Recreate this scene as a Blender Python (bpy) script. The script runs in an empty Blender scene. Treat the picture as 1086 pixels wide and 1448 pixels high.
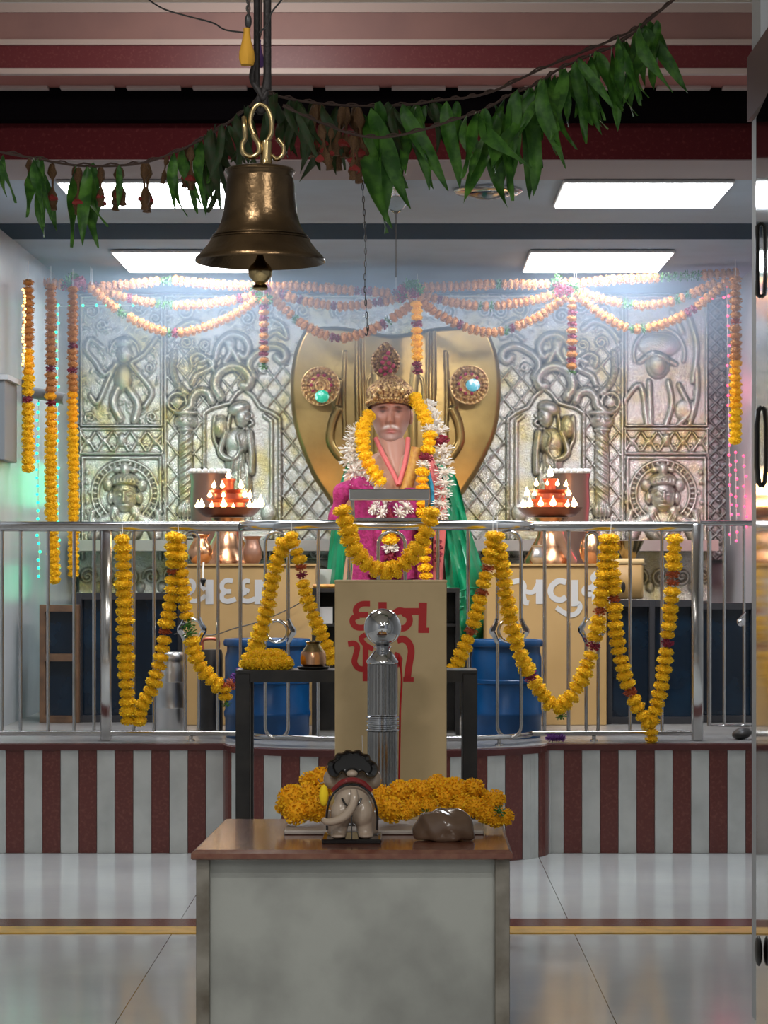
import bpy, math, random
import numpy as np
from mathutils import Vector, Matrix
random.seed(7)
rng = np.random.RandomState(3)
PI = math.pi
F = 1500.0; FL = 3500.0; S_ = FL/F; VX = 570.0; HY = 800.0; CH = 1.4
def P(px, py, Y): return Vector(((px-VX)*Y/F, Y, CH+(HY-py)*Y/F))
def K(Y): return Y/F
scn = bpy.context.scene
col = scn.collection
scn.view_settings.view_transform = 'Standard'
scn.view_settings.look = 'None'
scn.view_settings.exposure = 0.0
scn.cycles.max_bounces = 7
scn.cycles.diffuse_bounces = 3
scn.cycles.glossy_bounces = 4
scn.cycles.transparent_max_bounces = 12
scn.cycles.volume_bounces = 0
scn.cycles.sample_clamp_indirect = 6.0
scn.cycles.caustics_reflective = False
scn.cycles.caustics_refractive = False

# ------------------------------------------------------------ camera
cd = bpy.data.cameras.new('camera'); cam = bpy.data.objects.new('camera', cd); col.objects.link(cam)
cd.sensor_fit = 'VERTICAL'; cd.sensor_height = 36.0; cd.lens = 36.0*FL/1448
cd.shift_x = (543-VX)/1448.0
cd.shift_y = (HY-724)/1448.0
cam.location = (0, 0, CH); cam.rotation_euler = (PI/2, 0, 0)
cd.clip_start = 0.05
scn.camera = cam

# ------------------------------------------------------------ materials
def mat(name, c, rough=0.5, metal=0.0, spec=0.5, emit=None, es=0.0, noise=None, bump=None, coat=0, trans=0, sub=0, attr=None, ior=1.45):
    m = bpy.data.materials.new(name); m.use_nodes = True
    nt = m.node_tree; b = nt.nodes['Principled BSDF']
    L = nt.links.new
    b.inputs['Base Color'].default_value = (*c, 1)
    b.inputs['Roughness'].default_value = rough
    b.inputs['Metallic'].default_value = metal
    b.inputs['Specular IOR Level'].default_value = spec
    b.inputs['IOR'].default_value = ior
    if coat: b.inputs['Coat Weight'].default_value = coat; b.inputs['Coat Roughness'].default_value = 0.08
    if trans: b.inputs['Transmission Weight'].default_value = trans
    if emit: b.inputs['Emission Color'].default_value = (*emit, 1); b.inputs['Emission Strength'].default_value = es
    tc = nt.nodes.new('ShaderNodeTexCoord')
    src = None
    if noise:   # (scale, colour2, contrast lo, hi)
        n = nt.nodes.new('ShaderNodeTexNoise'); n.inputs['Scale'].default_value = noise[0]; n.inputs['Detail'].default_value = 8
        L(tc.outputs['Object'], n.inputs['Vector'])
        r = nt.nodes.new('ShaderNodeValToRGB'); r.color_ramp.elements[0].position = noise[2]; r.color_ramp.elements[1].position = noise[3]
        r.color_ramp.elements[0].color = (*c, 1); r.color_ramp.elements[1].color = (*noise[1], 1)
        L(n.outputs['Fac'], r.inputs['Fac']); src = r.outputs['Color']
        L(src, b.inputs['Base Color'])
    if attr:    # vertex value 'v' mixes to colour attr
        a = nt.nodes.new('ShaderNodeAttribute'); a.attribute_name = 'v'
        mx = nt.nodes.new('ShaderNodeMixRGB'); mx.inputs[2].default_value = (*attr, 1)
        if src: L(src, mx.inputs[1])
        else: mx.inputs[1].default_value = (*c, 1)
        L(a.outputs['Fac'], mx.inputs[0]); L(mx.outputs[0], b.inputs['Base Color'])
    if bump:    # (scale, strength)
        n2 = nt.nodes.new('ShaderNodeTexNoise'); n2.inputs['Scale'].default_value = bump[0]; n2.inputs['Detail'].default_value = 5
        L(tc.outputs['Object'], n2.inputs['Vector'])
        bp = nt.nodes.new('ShaderNodeBump'); bp.inputs['Strength'].default_value = bump[1]; bp.inputs['Distance'].default_value = 0.01
        L(n2.outputs['Fac'], bp.inputs['Height']); L(bp.outputs['Normal'], b.inputs['Normal'])
    return m
M = {}
M['steel'] = mat('steel', (.56,.55,.54), .16, 1.0, noise=(3,(.34,.32,.30),.45,.75))
M['steel_dark'] = mat('steel_post_metal', (.40,.39,.38), .14, 1.0, noise=(3,(.22,.21,.20),.45,.75))
M['steel_mirror'] = mat('steel_mirror', (.62,.62,.63), .06, 1.0)
M['steel_can'] = mat('steel_can', (.5,.5,.5), .3, 1.0)
M['brass_bell'] = mat('brass_bell', (.14,.088,.044), .27, .95, noise=(9,(.055,.036,.02),.35,.7), bump=(60,.12))
M['brass_loop'] = mat('brass_loop', (.42,.31,.15), .22, 1.0)
M['hood'] = mat('hood_brass', (.40,.27,.10), .30, .92, noise=(4,(.27,.18,.07),.4,.7), bump=(30,.08))
M['gilt'] = mat('gilt', (.62,.42,.18), .35, .8, noise=(60,(.30,.15,.08),.4,.65))
M['silver'] = mat('silver_emboss', (.86,.85,.79), .25, .9, noise=(5,(.80,.70,.36),.46,.66), bump=(140,.5), attr=(.22,.21,.19))  # yellow patches imitate flame reflections; attr paints shade into hollows
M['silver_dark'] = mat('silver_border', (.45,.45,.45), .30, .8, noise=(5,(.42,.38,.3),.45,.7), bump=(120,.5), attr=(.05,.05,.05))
M['copper'] = mat('copper', (.72,.40,.24), .25, 1.0, noise=(20,(.55,.30,.16),.4,.7))
M['diya_red'] = mat('lamp_red_metal', (.42,.10,.06), .35, .5)
M['dark_plate'] = mat('lamp_plate', (.30,.13,.10), .3, .7)
M['flame'] = mat('flame', (1,.7,.3), .5, emit=(1,.66,.28), es=16)
M['black'] = mat('black_paint', (.014,.013,.013), .38, noise=(12,(.03,.026,.024),.4,.7))
M['iron'] = mat('dark_iron', (.018,.014,.013), .55, .3, bump=(80,.4))
M['ochre'] = mat('ochre_paint', (.45,.285,.12), .45, noise=(2.5,(.38,.235,.09),.4,.75))
M['ochre_box'] = mat('ochre_board', (.66,.48,.25), .5, noise=(6,(.56,.40,.20),.45,.8))
M['red_paint'] = mat('red_paint', (.55,.014,.014), .45)
M['white_paint'] = mat('white_paint', (.50,.49,.49), .5)
M['blue'] = mat('blue_plastic', (.004,.065,.20), .3, noise=(8,(.004,.045,.14),.4,.7))
M['navy'] = mat('navy_glass', (.003,.010,.022), .14, noise=(4,(.006,.026,.055),.45,.75), spec=.6)  # noise veins imitate scribbly reflections in the glass
M['wood'] = mat('brown_wood', (.16,.085,.045), .5, noise=(14,(.09,.05,.03),.35,.7))
M['marble'] = mat('grey_marble', (.37,.375,.34), .35, noise=(3.2,(.22,.22,.20),.42,.72), bump=(30,.06))
M['marble_stain'] = mat('stained_marble', (.26,.24,.20), .45, noise=(9,(.11,.09,.065),.35,.7))
M['granite'] = mat('brown_granite', (.14,.045,.028), .16, noise=(25,(.20,.085,.05),.4,.7), coat=.3)
M['granite_edge'] = mat('granite_edge', (.09,.02,.014), .22, noise=(40,(.14,.04,.03),.4,.7))
M['tile_red'] = mat('red_tile', (.13,.032,.026), .3, noise=(70,(.20,.07,.05),.5,.75))
M['tile_white'] = mat('white_tile', (.56,.565,.54), .3, noise=(6,(.40,.41,.39),.4,.8))
M['maroon_edge'] = mat('maroon_edge', (.085,.022,.02), .25)
M['beam_maroon'] = mat('beam_maroon', (.16,.022,.028), .4, noise=(90,(.22,.05,.05),.55,.75))
M['beam_pink'] = mat('beam_pink', (.36,.19,.17), .5, noise=(4,(.30,.16,.15),.4,.7))
M['beam_pale'] = mat('beam_pale', (.60,.46,.42), .45)
M['cream'] = mat('cream_paint', (.62,.56,.46), .6)
M['ceil'] = mat('sanctum_ceiling', (.30,.35,.41), .7, spec=.15, noise=(3,(.28,.32,.36),.4,.7))
M['ceil_pink'] = mat('lintel_soffit', (.30,.25,.25), .8, spec=.1)
M['ceil_strip'] = mat('ceiling_strip', (.035,.055,.08), .9, spec=.05)
M['wall'] = mat('pale_tile', (.47,.50,.53), .25, noise=(2.5,(.41,.45,.48),.4,.7))
M['wall_grey'] = mat('grey_paint', (.45,.46,.47), .5)
M['led'] = mat('led_panel', (1,1,1), .5, emit=(.93,.97,1.0), es=11)
M['yellow_strip'] = mat('yellow_strip', (.62,.34,.04), .3, noise=(14,(.45,.25,.03),.45,.7))
M['flower'] = mat('marigold_yellow', (1.0,.71,.018), .8, attr=(.95,.44,.005), noise=(30,(1.0,.60,.012),.4,.8))
M['flower_or'] = mat('marigold_orange', (1.0,.60,.014), .8, attr=(1.0,.40,.005), noise=(30,(1.0,.52,.012),.4,.8))
M['flower_pale'] = mat('marigold_dry', (.62,.27,.07), .85, attr=(.45,.17,.04))
M['flower_rust'] = mat('rust_flower', (.50,.10,.02), .8, attr=(.22,.03,.01))
M['rose'] = mat('rose_magenta', (.30,.02,.055), .75, attr=(.12,.01,.02))
M['violet'] = mat('violet_flower', (.16,.04,.25), .8, attr=(.06,.01,.1))
M['white_flower'] = mat('white_flower', (.86,.84,.80), .7, attr=(.60,.50,.42))
M['leaf'] = mat('leaf_green', (.03,.11,.014), .42, noise=(6,(.10,.27,.03),.42,.65))
M['leaf_dark'] = mat('leaf_dark', (.022,.055,.012), .5, noise=(9,(.05,.05,.018),.4,.7))
M['dry'] = mat('dry_bud', (.10,.045,.02), .7, noise=(30,(.17,.09,.03),.4,.7))
M['dry_red'] = mat('dry_red_petal', (.30,.03,.025), .7)
M['twine'] = mat('twine', (.09,.055,.045), .8)
M['green_cloth'] = mat('green_satin', (.004,.22,.10), .32, noise=(5,(.003,.15,.07),.4,.7), bump=(9,.35))
M['magenta'] = mat('magenta_cloth', (.36,.02,.15), .8, bump=(60,.9), noise=(40,(.25,.015,.09),.4,.6))
M['pink'] = mat('pink_cloth', (.66,.15,.15), .55)
M['robe'] = mat('cream_robe', (.50,.32,.24), .6, noise=(7,(.55,.24,.12),.4,.7))
M['gold_cloth'] = mat('gold_cloth', (.55,.30,.06), .45, noise=(40,(.40,.14,.04),.4,.7))
M['blue_cloth'] = mat('blue_ribbon', (.02,.25,.42), .5)
M['stone'] = mat('brown_stone', (.16,.10,.065), .22, noise=(5,(.09,.055,.035),.4,.7), bump=(12,.25), coat=.4)
M['eleph'] = mat('figurine_glaze', (.46,.36,.27), .2, noise=(8,(.34,.25,.18),.4,.75), coat=.4)
M['black_glaze'] = mat('black_glaze', (.01,.009,.009), .15, coat=.5)
M['red_cloth'] = mat('red_glaze', (.22,.02,.02), .3)
M['grey_slab'] = mat('grey_slab', (.42,.37,.33), .4)
M['glass'] = mat('clear_glass', (.9,.95,.95), .05, trans=.9)
M['yellow_tassel'] = mat('yellow_cloth', (.50,.25,.02), .8)
M['purple_tassel'] = mat('purple_cloth', (.10,.04,.16), .8)
M['chain'] = mat('dark_chain', (.05,.045,.04), .5, .6)
M['door'] = mat('polished_panel', (.60,.60,.58), .07, 1.0, noise=(1.2,(.50,.50,.48),.4,.7))
M['gled'] = mat('green_led', (0,1,.5), .5, emit=(.02,1,.42), es=2.2)
M['rled'] = mat('red_led', (1,.1,.2), .5, emit=(1,.05,.13), es=3.2)
M['oled'] = mat('amber_led', (1,.6,.2), .5, emit=(1,.55,.15), es=4)
M['gem_green'] = mat('gem_green', (.02,.45,.28), .15, emit=(.03,.7,.4), es=.15, noise=(30,(.5,.9,.8),.5,.6))
M['gem_cyan'] = mat('gem_cyan', (.15,.5,.6), .15, emit=(.08,.5,.75), es=.15, noise=(30,(.9,.9,.95),.5,.6))
M['card'] = mat('white_card', (.6,.58,.56), .5)

# ------------------------------------------------------------ mesh builder
class MB:
    def __init__(s): s.v=[]; s.f=[]; s.a=[]
    def add(s, vs, fs, a=0.0):
        n=len(s.v); s.v+= [tuple(p) for p in vs]; s.f+= [tuple(i+n for i in q) for q in fs]; s.a += [a]*len(vs) if not isinstance(a,(list,tuple)) else list(a)
        return s
    def box(s,x0,x1,y0,y1,z0,z1,bev=0):
        if bev<=0:
            vs=[(x,y,z) for z in (z0,z1) for y in (y0,y1) for x in (x0,x1)]
            return s.add(vs,[(0,2,3,1),(4,5,7,6),(0,1,5,4),(2,6,7,3),(0,4,6,2),(1,3,7,5)])
        b=bev
        poly=[(x0+b,y0),(x1-b,y0),(x1,y0+b),(x1,y1-b),(x1-b,y1),(x0+b,y1),(x0,y1-b),(x0,y0+b)]
        cx=(x0+x1)/2; cy=(y0+y1)/2
        def sh(p,d): return (p[0]+(d if p[0]<cx else -d), p[1]+(d if p[1]<cy else -d))
        rings=[([sh(p,b*.8) for p in poly],z0),(poly,z0+b),(poly,z1-b),([sh(p,b*.8) for p in poly],z1)]
        vs=[(p[0],p[1],z) for r,z in rings for p in r]
        fs=[(k*8+i,k*8+(i+1)%8,(k+1)*8+(i+1)%8,(k+1)*8+i) for k in range(3) for i in range(8)]
        fs+= [tuple(range(7,-1,-1)), tuple(24+i for i in range(8))]
        return s.add(vs,fs)
    def tube(s,pts,r,n=10,closed=False,cap=True):
        pts=[Vector(p) for p in pts]; m=len(pts)
        if m<2: return s
        rs=r if isinstance(r,(list,tuple)) else [r]*m
        vs=[]; up=None
        for i,p in enumerate(pts):
            if closed: t=(pts[(i+1)%m]-pts[i-1])
            else: t=pts[min(i+1,m-1)]-pts[max(i-1,0)]
            if t.length<1e-9: t=Vector((0,0,1))
            t.normalize()
            if up is None:
                up=Vector((0,0,1)) if abs(t.z)<.9 else Vector((0,1,0))
            a=t.cross(up)
            if a.length<1e-6: a=t.cross(Vector((1,.1,0)))
            a.normalize(); b=a.cross(t).normalized(); up=b
            for k in range(n):
                w=2*PI*k/n; vs.append(p+rs[i]*(a*math.cos(w)+b*math.sin(w)))
        fs=[]
        for i in range(m if closed else m-1):
            j=(i+1)%m
            for k in range(n):
                k2=(k+1)%n; fs.append((i*n+k,j*n+k,j*n+k2,i*n+k2))
        if cap and not closed:
            fs.append(tuple(range(n))); fs.append(tuple((m-1)*n+k for k in range(n-1,-1,-1)))
        return s.add(vs,fs)
    def lathe(s,prof,c=(0,0,0),n=32,sy=1.0,fn=None):
        vs=[];fs=[];m=len(prof)
        for r,z in prof:
            for k in range(n):
                w=2*PI*k/n; q=r*(fn(w,z) if fn else 1)
                vs.append((c[0]+q*math.cos(w),c[1]+q*math.sin(w)*sy,c[2]+z))
        for i in range(m-1):
            for k in range(n):
                k2=(k+1)%n; fs.append((i*n+k,i*n+k2,(i+1)*n+k2,(i+1)*n+k))
        fs.append(tuple(range(n-1,-1,-1))); fs.append(tuple((m-1)*n+k for k in range(n)))
        return s.add(vs,fs)
    def ball(s,c,rx,ry,rz,n=16,m=10,fn=None,rot=None):
        vs=[];fs=[]; c=Vector(c)
        for i in range(m+1):
            th=PI*i/m
            for k in range(n):
                w=2*PI*k/n; d=Vector((math.sin(th)*math.cos(w),math.sin(th)*math.sin(w),math.cos(th)))
                q=fn(d) if fn else 1.0
                v=Vector((d.x*rx*q,d.y*ry*q,d.z*rz*q))
                if rot: v=rot@v
                vs.append(c+v)
        for i in range(m):
            for k in range(n):
                k2=(k+1)%n; fs.append((i*n+k,(i+1)*n+k,(i+1)*n+k2,i*n+k2))
        return s.add(vs,fs)
    def prism(s,poly,y0,y1):       # polygon in x,z extruded along y (CCW or not)
        n=len(poly); vs=[(x,y0,z) for x,z in poly]+[(x,y1,z) for x,z in poly]
        fs=[tuple(range(n)),tuple(range(2*n-1,n-1,-1))]+[(i,n+i,n+(i+1)%n,(i+1)%n) for i in range(n)]
        return s.add(vs,fs)
    def ribbon(s,pts,w,th):        # flat stroke in the x,z plane; w widths; y thickness th (towards -y)
        pts=[Vector(p) for p in pts]; m=len(pts); ws=w if isinstance(w,(list,tuple)) else [w]*m
        L=[];R=[]
        for i,p in enumerate(pts):
            t=pts[min(i+1,m-1)]-pts[max(i-1,0)]; t.normalize(); nrm=Vector((t.z,0,-t.x))
            L.append(p-nrm*ws[i]/2); R.append(p+nrm*ws[i]/2)
        vs=[];
        for a,b in zip(L,R): vs+=[a,b,a+Vector((0,-th,0)),b+Vector((0,-th,0))]
        fs=[]
        for i in range(m-1):
            a=4*i;b=a+4
            fs+=[(a+2,a+3,b+3,b+2),(a,a+2,b+2,b),(a+3,a+1,b+1,b+3),(a+1,a,b,b+1)]
        fs+=[(0,1,3,2),(4*m-4,4*m-2,4*m-1,4*m-3)]
        return s.add(vs,fs)
    def build(s,name,m,parent=None,smooth=True,ang=40):
        me=bpy.data.meshes.new(name)
        off=W[parent.name] if parent is not None else Vector((0,0,0))
        me.from_pydata([tuple(Vector(p)-off) for p in s.v],[],s.f); me.update()
        if any(x!=0 for x in s.a):
            at=me.attributes.new('v','FLOAT','POINT'); at.data.foreach_set('value',[float(x) for x in s.a])
        o=bpy.data.objects.new(name,me); col.objects.link(o)
        if m is not None: me.materials.append(M[m] if isinstance(m,str) else m)
        import bmesh
        bm=bmesh.new(); bm.from_mesh(me); bmesh.ops.recalc_face_normals(bm,faces=bm.faces[:]); bm.to_mesh(me); bm.free()
        if smooth:
            me.shade_smooth()
            try: me.set_sharp_from_angle(angle=math.radians(ang))
            except Exception: pass
        if parent is not None: o.parent=parent
        W[o.name]=off.copy()
        return o
W={}
def tag(o,label=None,cat=None,group=None,kind=None):
    if label: o['label']=label
    if cat: o['category']=cat
    if group: o['group']=group
    if kind: o['kind']=kind
    return o
def thing(name,label,cat,loc=(0,0,0),group=None):
    o=bpy.data.objects.new(name,None); col.objects.link(o); o.location=loc; o.empty_display_size=.05
    W[o.name]=Vector(loc); return tag(o,label,cat,group)
def struct(mb,name,m,**k): return tag(mb.build(name,m,None,**k),kind='structure')
def inst(src_mesh,name,parent,loc,rot=(0,0,0),sc=(1,1,1),m=None,label=None):
    o=bpy.data.objects.new(name,src_mesh); col.objects.link(o)
    off=W[parent.name] if parent is not None else Vector((0,0,0))
    o.location=Vector(loc)-off; o.scale=sc
    if isinstance(rot,Matrix): o.rotation_euler=rot.to_euler()
    else: o.rotation_euler=rot
    if parent is not None: o.parent=parent
    if label: o['label']=label
    return o
def cr(pts,n=8,closed=False):     # catmull-rom on tuples of any dimension
    pts=[Vector(p) for p in pts]; out=[]; m=len(pts)
    rg=range(m) if closed else range(m-1)
    for i in rg:
        p1=pts[i]; p2=pts[(i+1)%m]
        p0=pts[i-1] if (closed or i>0) else p1*2-p2
        p3=pts[(i+2)%m] if (closed or i+2<m) else p2*2-p1
        for k in range(n):
            t=k/n; out.append(.5*((2*p1)+(p2-p0)*t+(2*p0-5*p1+4*p2-p3)*t*t+(3*p1-p0-3*p2+p3)*t**3))
    if not closed: out.append(pts[-1])
    return out
def resample(pts,step):
    pts=[Vector(p) for p in pts]; out=[pts[0].copy()]; acc=0
    for a,b in zip(pts,pts[1:]):
        d=(b-a).length; t=step-acc
        while t<=d and d>0:
            out.append(a.lerp(b,t/d)); t+=step
        acc=(acc+d)%step if d>0 else acc
    return out
def meshof(mb,name,m,**k):
    o=mb.build(name,m,None,**k); me=o.data; bpy.data.objects.remove(o); return me
E_PANEL=24; E_HALL=92; E_SPOT=100; E_WORLD=.32; HZ_D=.18; HZ_E=.15
# ============================================================ ROOM
PZ = 0.533     # platform top
PY = 5.17      # platform front
XL, XR, YB = -2.15, 2.12, 7.0
SZ = 3.2       # sanctum ceiling
# ---- floor with joints
def floor_mat():
    m=mat('floor_tile',(.60,.615,.60),.10,noise=(1.7,(.52,.535,.54),.35,.7),spec=.5)
    nt=m.node_tree; b=nt.nodes['Principled BSDF']; L=nt.links.new
    tc=nt.nodes.new('ShaderNodeTexCoord'); sx=nt.nodes.new('ShaderNodeSeparateXYZ'); L(tc.outputs['Object'],sx.inputs[0])
    def line(sock,off,per,w):
        a=nt.nodes.new('ShaderNodeMath'); a.operation='ADD'; a.inputs[1].default_value=off; L(sock,a.inputs[0])
        q=nt.nodes.new('ShaderNodeMath'); q.operation='PINGPONG'; q.inputs[1].default_value=per/2; L(a.outputs[0],q.inputs[0])
        r=nt.nodes.new('ShaderNodeMath'); r.operation='LESS_THAN'; r.inputs[1].default_value=w; L(q.outputs[0],r.inputs[0]); return r.outputs[0]
    g=line(sx.outputs[0],.88,1.532,.0016)
    mx=nt.nodes.new('ShaderNodeMixRGB'); mx.inputs[2].default_value=(.10,.10,.09,1)
    old=b.inputs['Base Color'].links[0].from_socket
    L(g,mx.inputs[0]); L(old,mx.inputs[1]); L(mx.outputs[0],b.inputs['Base Color'])
    # faint streaks in roughness
    n=nt.nodes.new('ShaderNodeTexNoise'); n.inputs['Scale'].default_value=4
    mp=nt.nodes.new('ShaderNodeMapping'); mp.inputs['Scale'].default_value=(1,8,1); L(tc.outputs['Object'],mp.inputs[0]); L(mp.outputs[0],n.inputs['Vector'])
    mr=nt.nodes.new('ShaderNodeMapRange'); mr.inputs[3].default_value=.07; mr.inputs[4].default_value=.16; L(n.outputs['Fac'],mr.inputs[0]); L(mr.outputs[0],b.inputs['Roughness'])
    return m
M['floor']=floor_mat()
struct(MB().box(XL-.8,XR+.4,-2.5,7.1,-.1,0),'floor','floor',smooth=False)
struct(MB().box(XL-.8,XR+.4,4.10,4.20,0,.003),'trim_1','granite_edge',smooth=False)
struct(MB().box(XL-.8,XR+.4,4.03,4.10,0,.006),'trim_2','yellow_strip',smooth=False)
# ---- walls
struct(MB().box(XL-.9,XR+.5,YB,YB+.1,0,3.9),'wall_back','wall_grey',smooth=False)
struct(MB().box(XL-.08,XL,4.9,YB,0,3.9),'wall_left','wall',smooth=False)
struct(MB().box(XL-.9,XL-.8,1.0,4.95,0,3.9),'wall_left_front','wall_grey',smooth=False)
struct(MB().box(XL-.8,XL-.08,4.88,4.95,0,3.9),'wall_left_return','wall',smooth=False)
struct(MB().box(XR,XR+.08,3.3,YB,0,3.9),'wall_right','wall_grey',smooth=False)
# ---- platform front path (bulge)
BX0,BX1=(317-VX)*K(PY),(775-VX)*K(PY); BC=(BX0+BX1)/2; BR=(BX1-BX0)/2; BD=.19
def py_at(x,inset=0.0,r=0):
    u=(x-BC)/(BR-inset)
    if abs(u)>=1: return PY+inset
    return PY+inset-BD*math.sqrt(max(0,1-abs(u)**2.3))
front=[]
xs=[XL-.7,BX0]+[BC-BR*math.cos(PI*i/48) for i in range(1,48)]+[BX1,XR]
front=[(x,py_at(x)) for x in xs]
mb=MB(); n=len(front)
def slab(mb,path,y1,z0,z1):
    n=len(path); vs=[(x,y,z0) for x,y in path]+[(x,y1,z0) for x,y in (path[-1],path[0])]
    vs+= [(x,y,z1) for x,y,_ in vs]; N=n+2
    fs=[tuple(range(N-1,-1,-1)),tuple(range(N,2*N))]+[(i,(i+1)%N,N+(i+1)%N,N+i) for i in range(N)]
    return mb.add(vs,fs)
M['plat_top']=mat('platform_marble',(.34,.33,.32),.25,noise=(2,(.25,.235,.23),.4,.7))
struct(slab(MB(),[(x,y+.012) for x,y in front],YB-.01,0.001,PZ-.032),'platform_1','tile_white',smooth=False)
struct(slab(MB(),[(x,y-.015) for x,y in front],YB-.01,PZ-.03,PZ),'platform_2','maroon_edge',smooth=False)
struct(slab(MB(),[(x,y+.02) for x,y in front],YB-.01,PZ,PZ+.002),'platform_3','plat_top',smooth=False)
# ---- stripes: boundaries measured on the flats, even along the arc
def stripes():
    dense=[]
    for i in range(len(front)-1):
        a=Vector((*front[i],0)); b=Vector((*front[i+1],0)); k=max(2,int((b-a).length/.01))
        for j in range(k): dense.append(a.lerp(b,j/k))
    dense.append(Vector((*front[-1],0)))
    s=[0]
    for a,b in zip(dense,dense[1:]): s.append(s[-1]+(b-a).length)
    # start so a joint falls on BX0
    iB=min(range(len(dense)),key=lambda i:abs(dense[i].x-BX0)); w=.0885
    ph=s[iB]%w; idx0=int(s[iB]/w)
    red=MB();white=MB()
    def pt(d):
        j=np.searchsorted(s,d)-1; j=max(0,min(j,len(dense)-2)); t=(d-s[j])/(s[j+1]-s[j]+1e-9); return dense[j].lerp(dense[j+1],t)
    k=0; d=ph-w
    kB=round((s[iB]-d)/w)
    while d<s[-1]-.02:
        d0=max(0,d); d1=min(d+w,s[-1])
        if d1-d0>.01:
            m=4; tgt=red if (k-kB)%2==0 else white
            for q in range(m):
                a=pt(d0+(d1-d0)*q/m); b=pt(d0+(d1-d0)*(q+1)/m)
                g0=.0012 if q==0 else 0; g1=.0012 if q==m-1 else 0
                dr=(b-a).normalized(); a=a+dr*g0; b=b-dr*g1
                nr=Vector((dr.y,-dr.x,0)) *.004
                vs=[a,b,b+nr,a+nr]
                tgt.add([(p.x,p.y,z) for z in (.001,PZ-.032) for p in vs],[(0,1,2,3),(4,7,6,5),(3,2,6,7),(0,3,7,4),(1,5,6,2)])
        d+=w;k+=1
    return red,white
red,white=stripes()
struct(red,'trim_3','tile_red',smooth=False); struct(white,'trim_4','tile_white',smooth=False)
# ---- ceilings and lintel beams
LY=4.72
struct(MB().box(XL-.8,XR+.3,LY,5.58,SZ,SZ+.06),'ceiling_1','ceil',smooth=False)
struct(MB().box(XL-.8,XR+.3,5.58,5.84,SZ-.003,SZ+.06),'trim_5','ceil_strip',smooth=False)
struct(MB().box(XL-.8,XR+.3,5.84,YB,SZ,SZ+.06),'ceiling_2','ceil',smooth=False)
struct(MB().box(XL-.8,XR+.3,LY-.02,LY+.22,SZ-.004,SZ),'trim_6','ceil_pink',smooth=False)
M['fascia']=mat('fascia',(.085,.012,.015),.8,spec=.1,noise=(60,(.14,.03,.03),.55,.75))
struct(MB().box(XL-.8,XR+.3,LY-.02,LY,SZ,3.50),'trim_7','fascia',smooth=False)
M['fascia_shade']=mat('fascia_shade',(.004,.003,.004),.95,spec=.02)
struct(MB().box(XL-.8,XR+.3,LY-.06,LY-.02,3.36,3.50),'trim_8','fascia_shade',smooth=False)  # black strip standing in for the shadow on the upper fascia
M['soffit']=mat('soffit',(.40,.15,.13),.5)
struct(MB().box(XL-.8,XR+.3,4.545,LY-.02,3.501,3.56),'trim_9','soffit',smooth=False)
# slotted metal channel
mb=MB(); x=XL-.8
while x<XR+.2:
    mb.box(x,x+.235,LY-.085,LY-.055,3.487,3.4995); x+=.235+.055
struct(mb,'trim_10','beam_pale',smooth=False)
def nose(y,z0,z1,name,m,y1=4.7): struct(MB().box(XL-.8,XR+.3,y,y1,z0,z1),name,m,smooth=False)
nose(4.525,3.50,3.523,'trim_11','beam_pale',4.545); nose(4.53,3.5235,3.622,'trim_12','beam_maroon',4.544)
nose(4.522,3.622,3.645,'trim_13','beam_pale'); nose(4.528,3.645,3.76,'trim_14','beam_pink'); nose(4.522,3.76,3.80,'trim_15','beam_pale')
struct(MB().box(XL-.8,XR+.3,-2.5,4.52,3.80,3.9),'ceiling_3','cream',smooth=False)
M['hall_dark']=mat('hall_dark',(.03,.022,.02),.5); M['hall_light']=mat('added_pillar',(.45,.44,.42),.5)
struct(MB().box(XL-1.2,XR+1.0,-2.6,-2.5,0,3.9),'wall_added_rear','hall_dark',smooth=False)  # unseen dark wall added for contrast in the steel reflections
for i_,x_ in enumerate((-2.6,-1.3,0,1.3,2.6)): struct(MB().box(x_-.16,x_+.16,-2.5,-2.4,0,3.8),'trim_%d'%(20+i_),'hall_light',smooth=False)  # unseen pale pillars, added to break up those reflections
# right hand upper wall over the polished door
struct(MB().box(1.085,XR+.3,3.22,3.30,0,3.8),'wall_right_front','wall_grey',smooth=False)
M['lintel_door']=mat('door_lintel',(.07,.025,.022),.4)
struct(MB().box(1.07,1.085,3.0,3.30,2.78,2.98),'trim_16','lintel_door',smooth=False)
# ---- polished door leaf, hinged and slightly open
dv=Vector((-.137,-.99,0)).normalized(); dn=Vector((dv.y,-dv.x,0))*-1  # normal to the left
p0=Vector((1.065,3.2,0)); 
def leaf(mb,t0,t1,off0,off1,z0,z1):
    nn=Vector((dv.y,-dv.x,0))
    vs=[]
    for z in (z0,z1):
        for t,o in ((t0,off0),(t1,off0),(t1,off1),(t0,off1)):
            q=p0+dv*t+nn*o; vs.append((q.x,q.y,z))
    return mb.add(vs,[(0,3,2,1),(4,5,6,7),(0,1,5,4),(1,2,6,5),(2,3,7,6),(3,0,4,7)])
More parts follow.
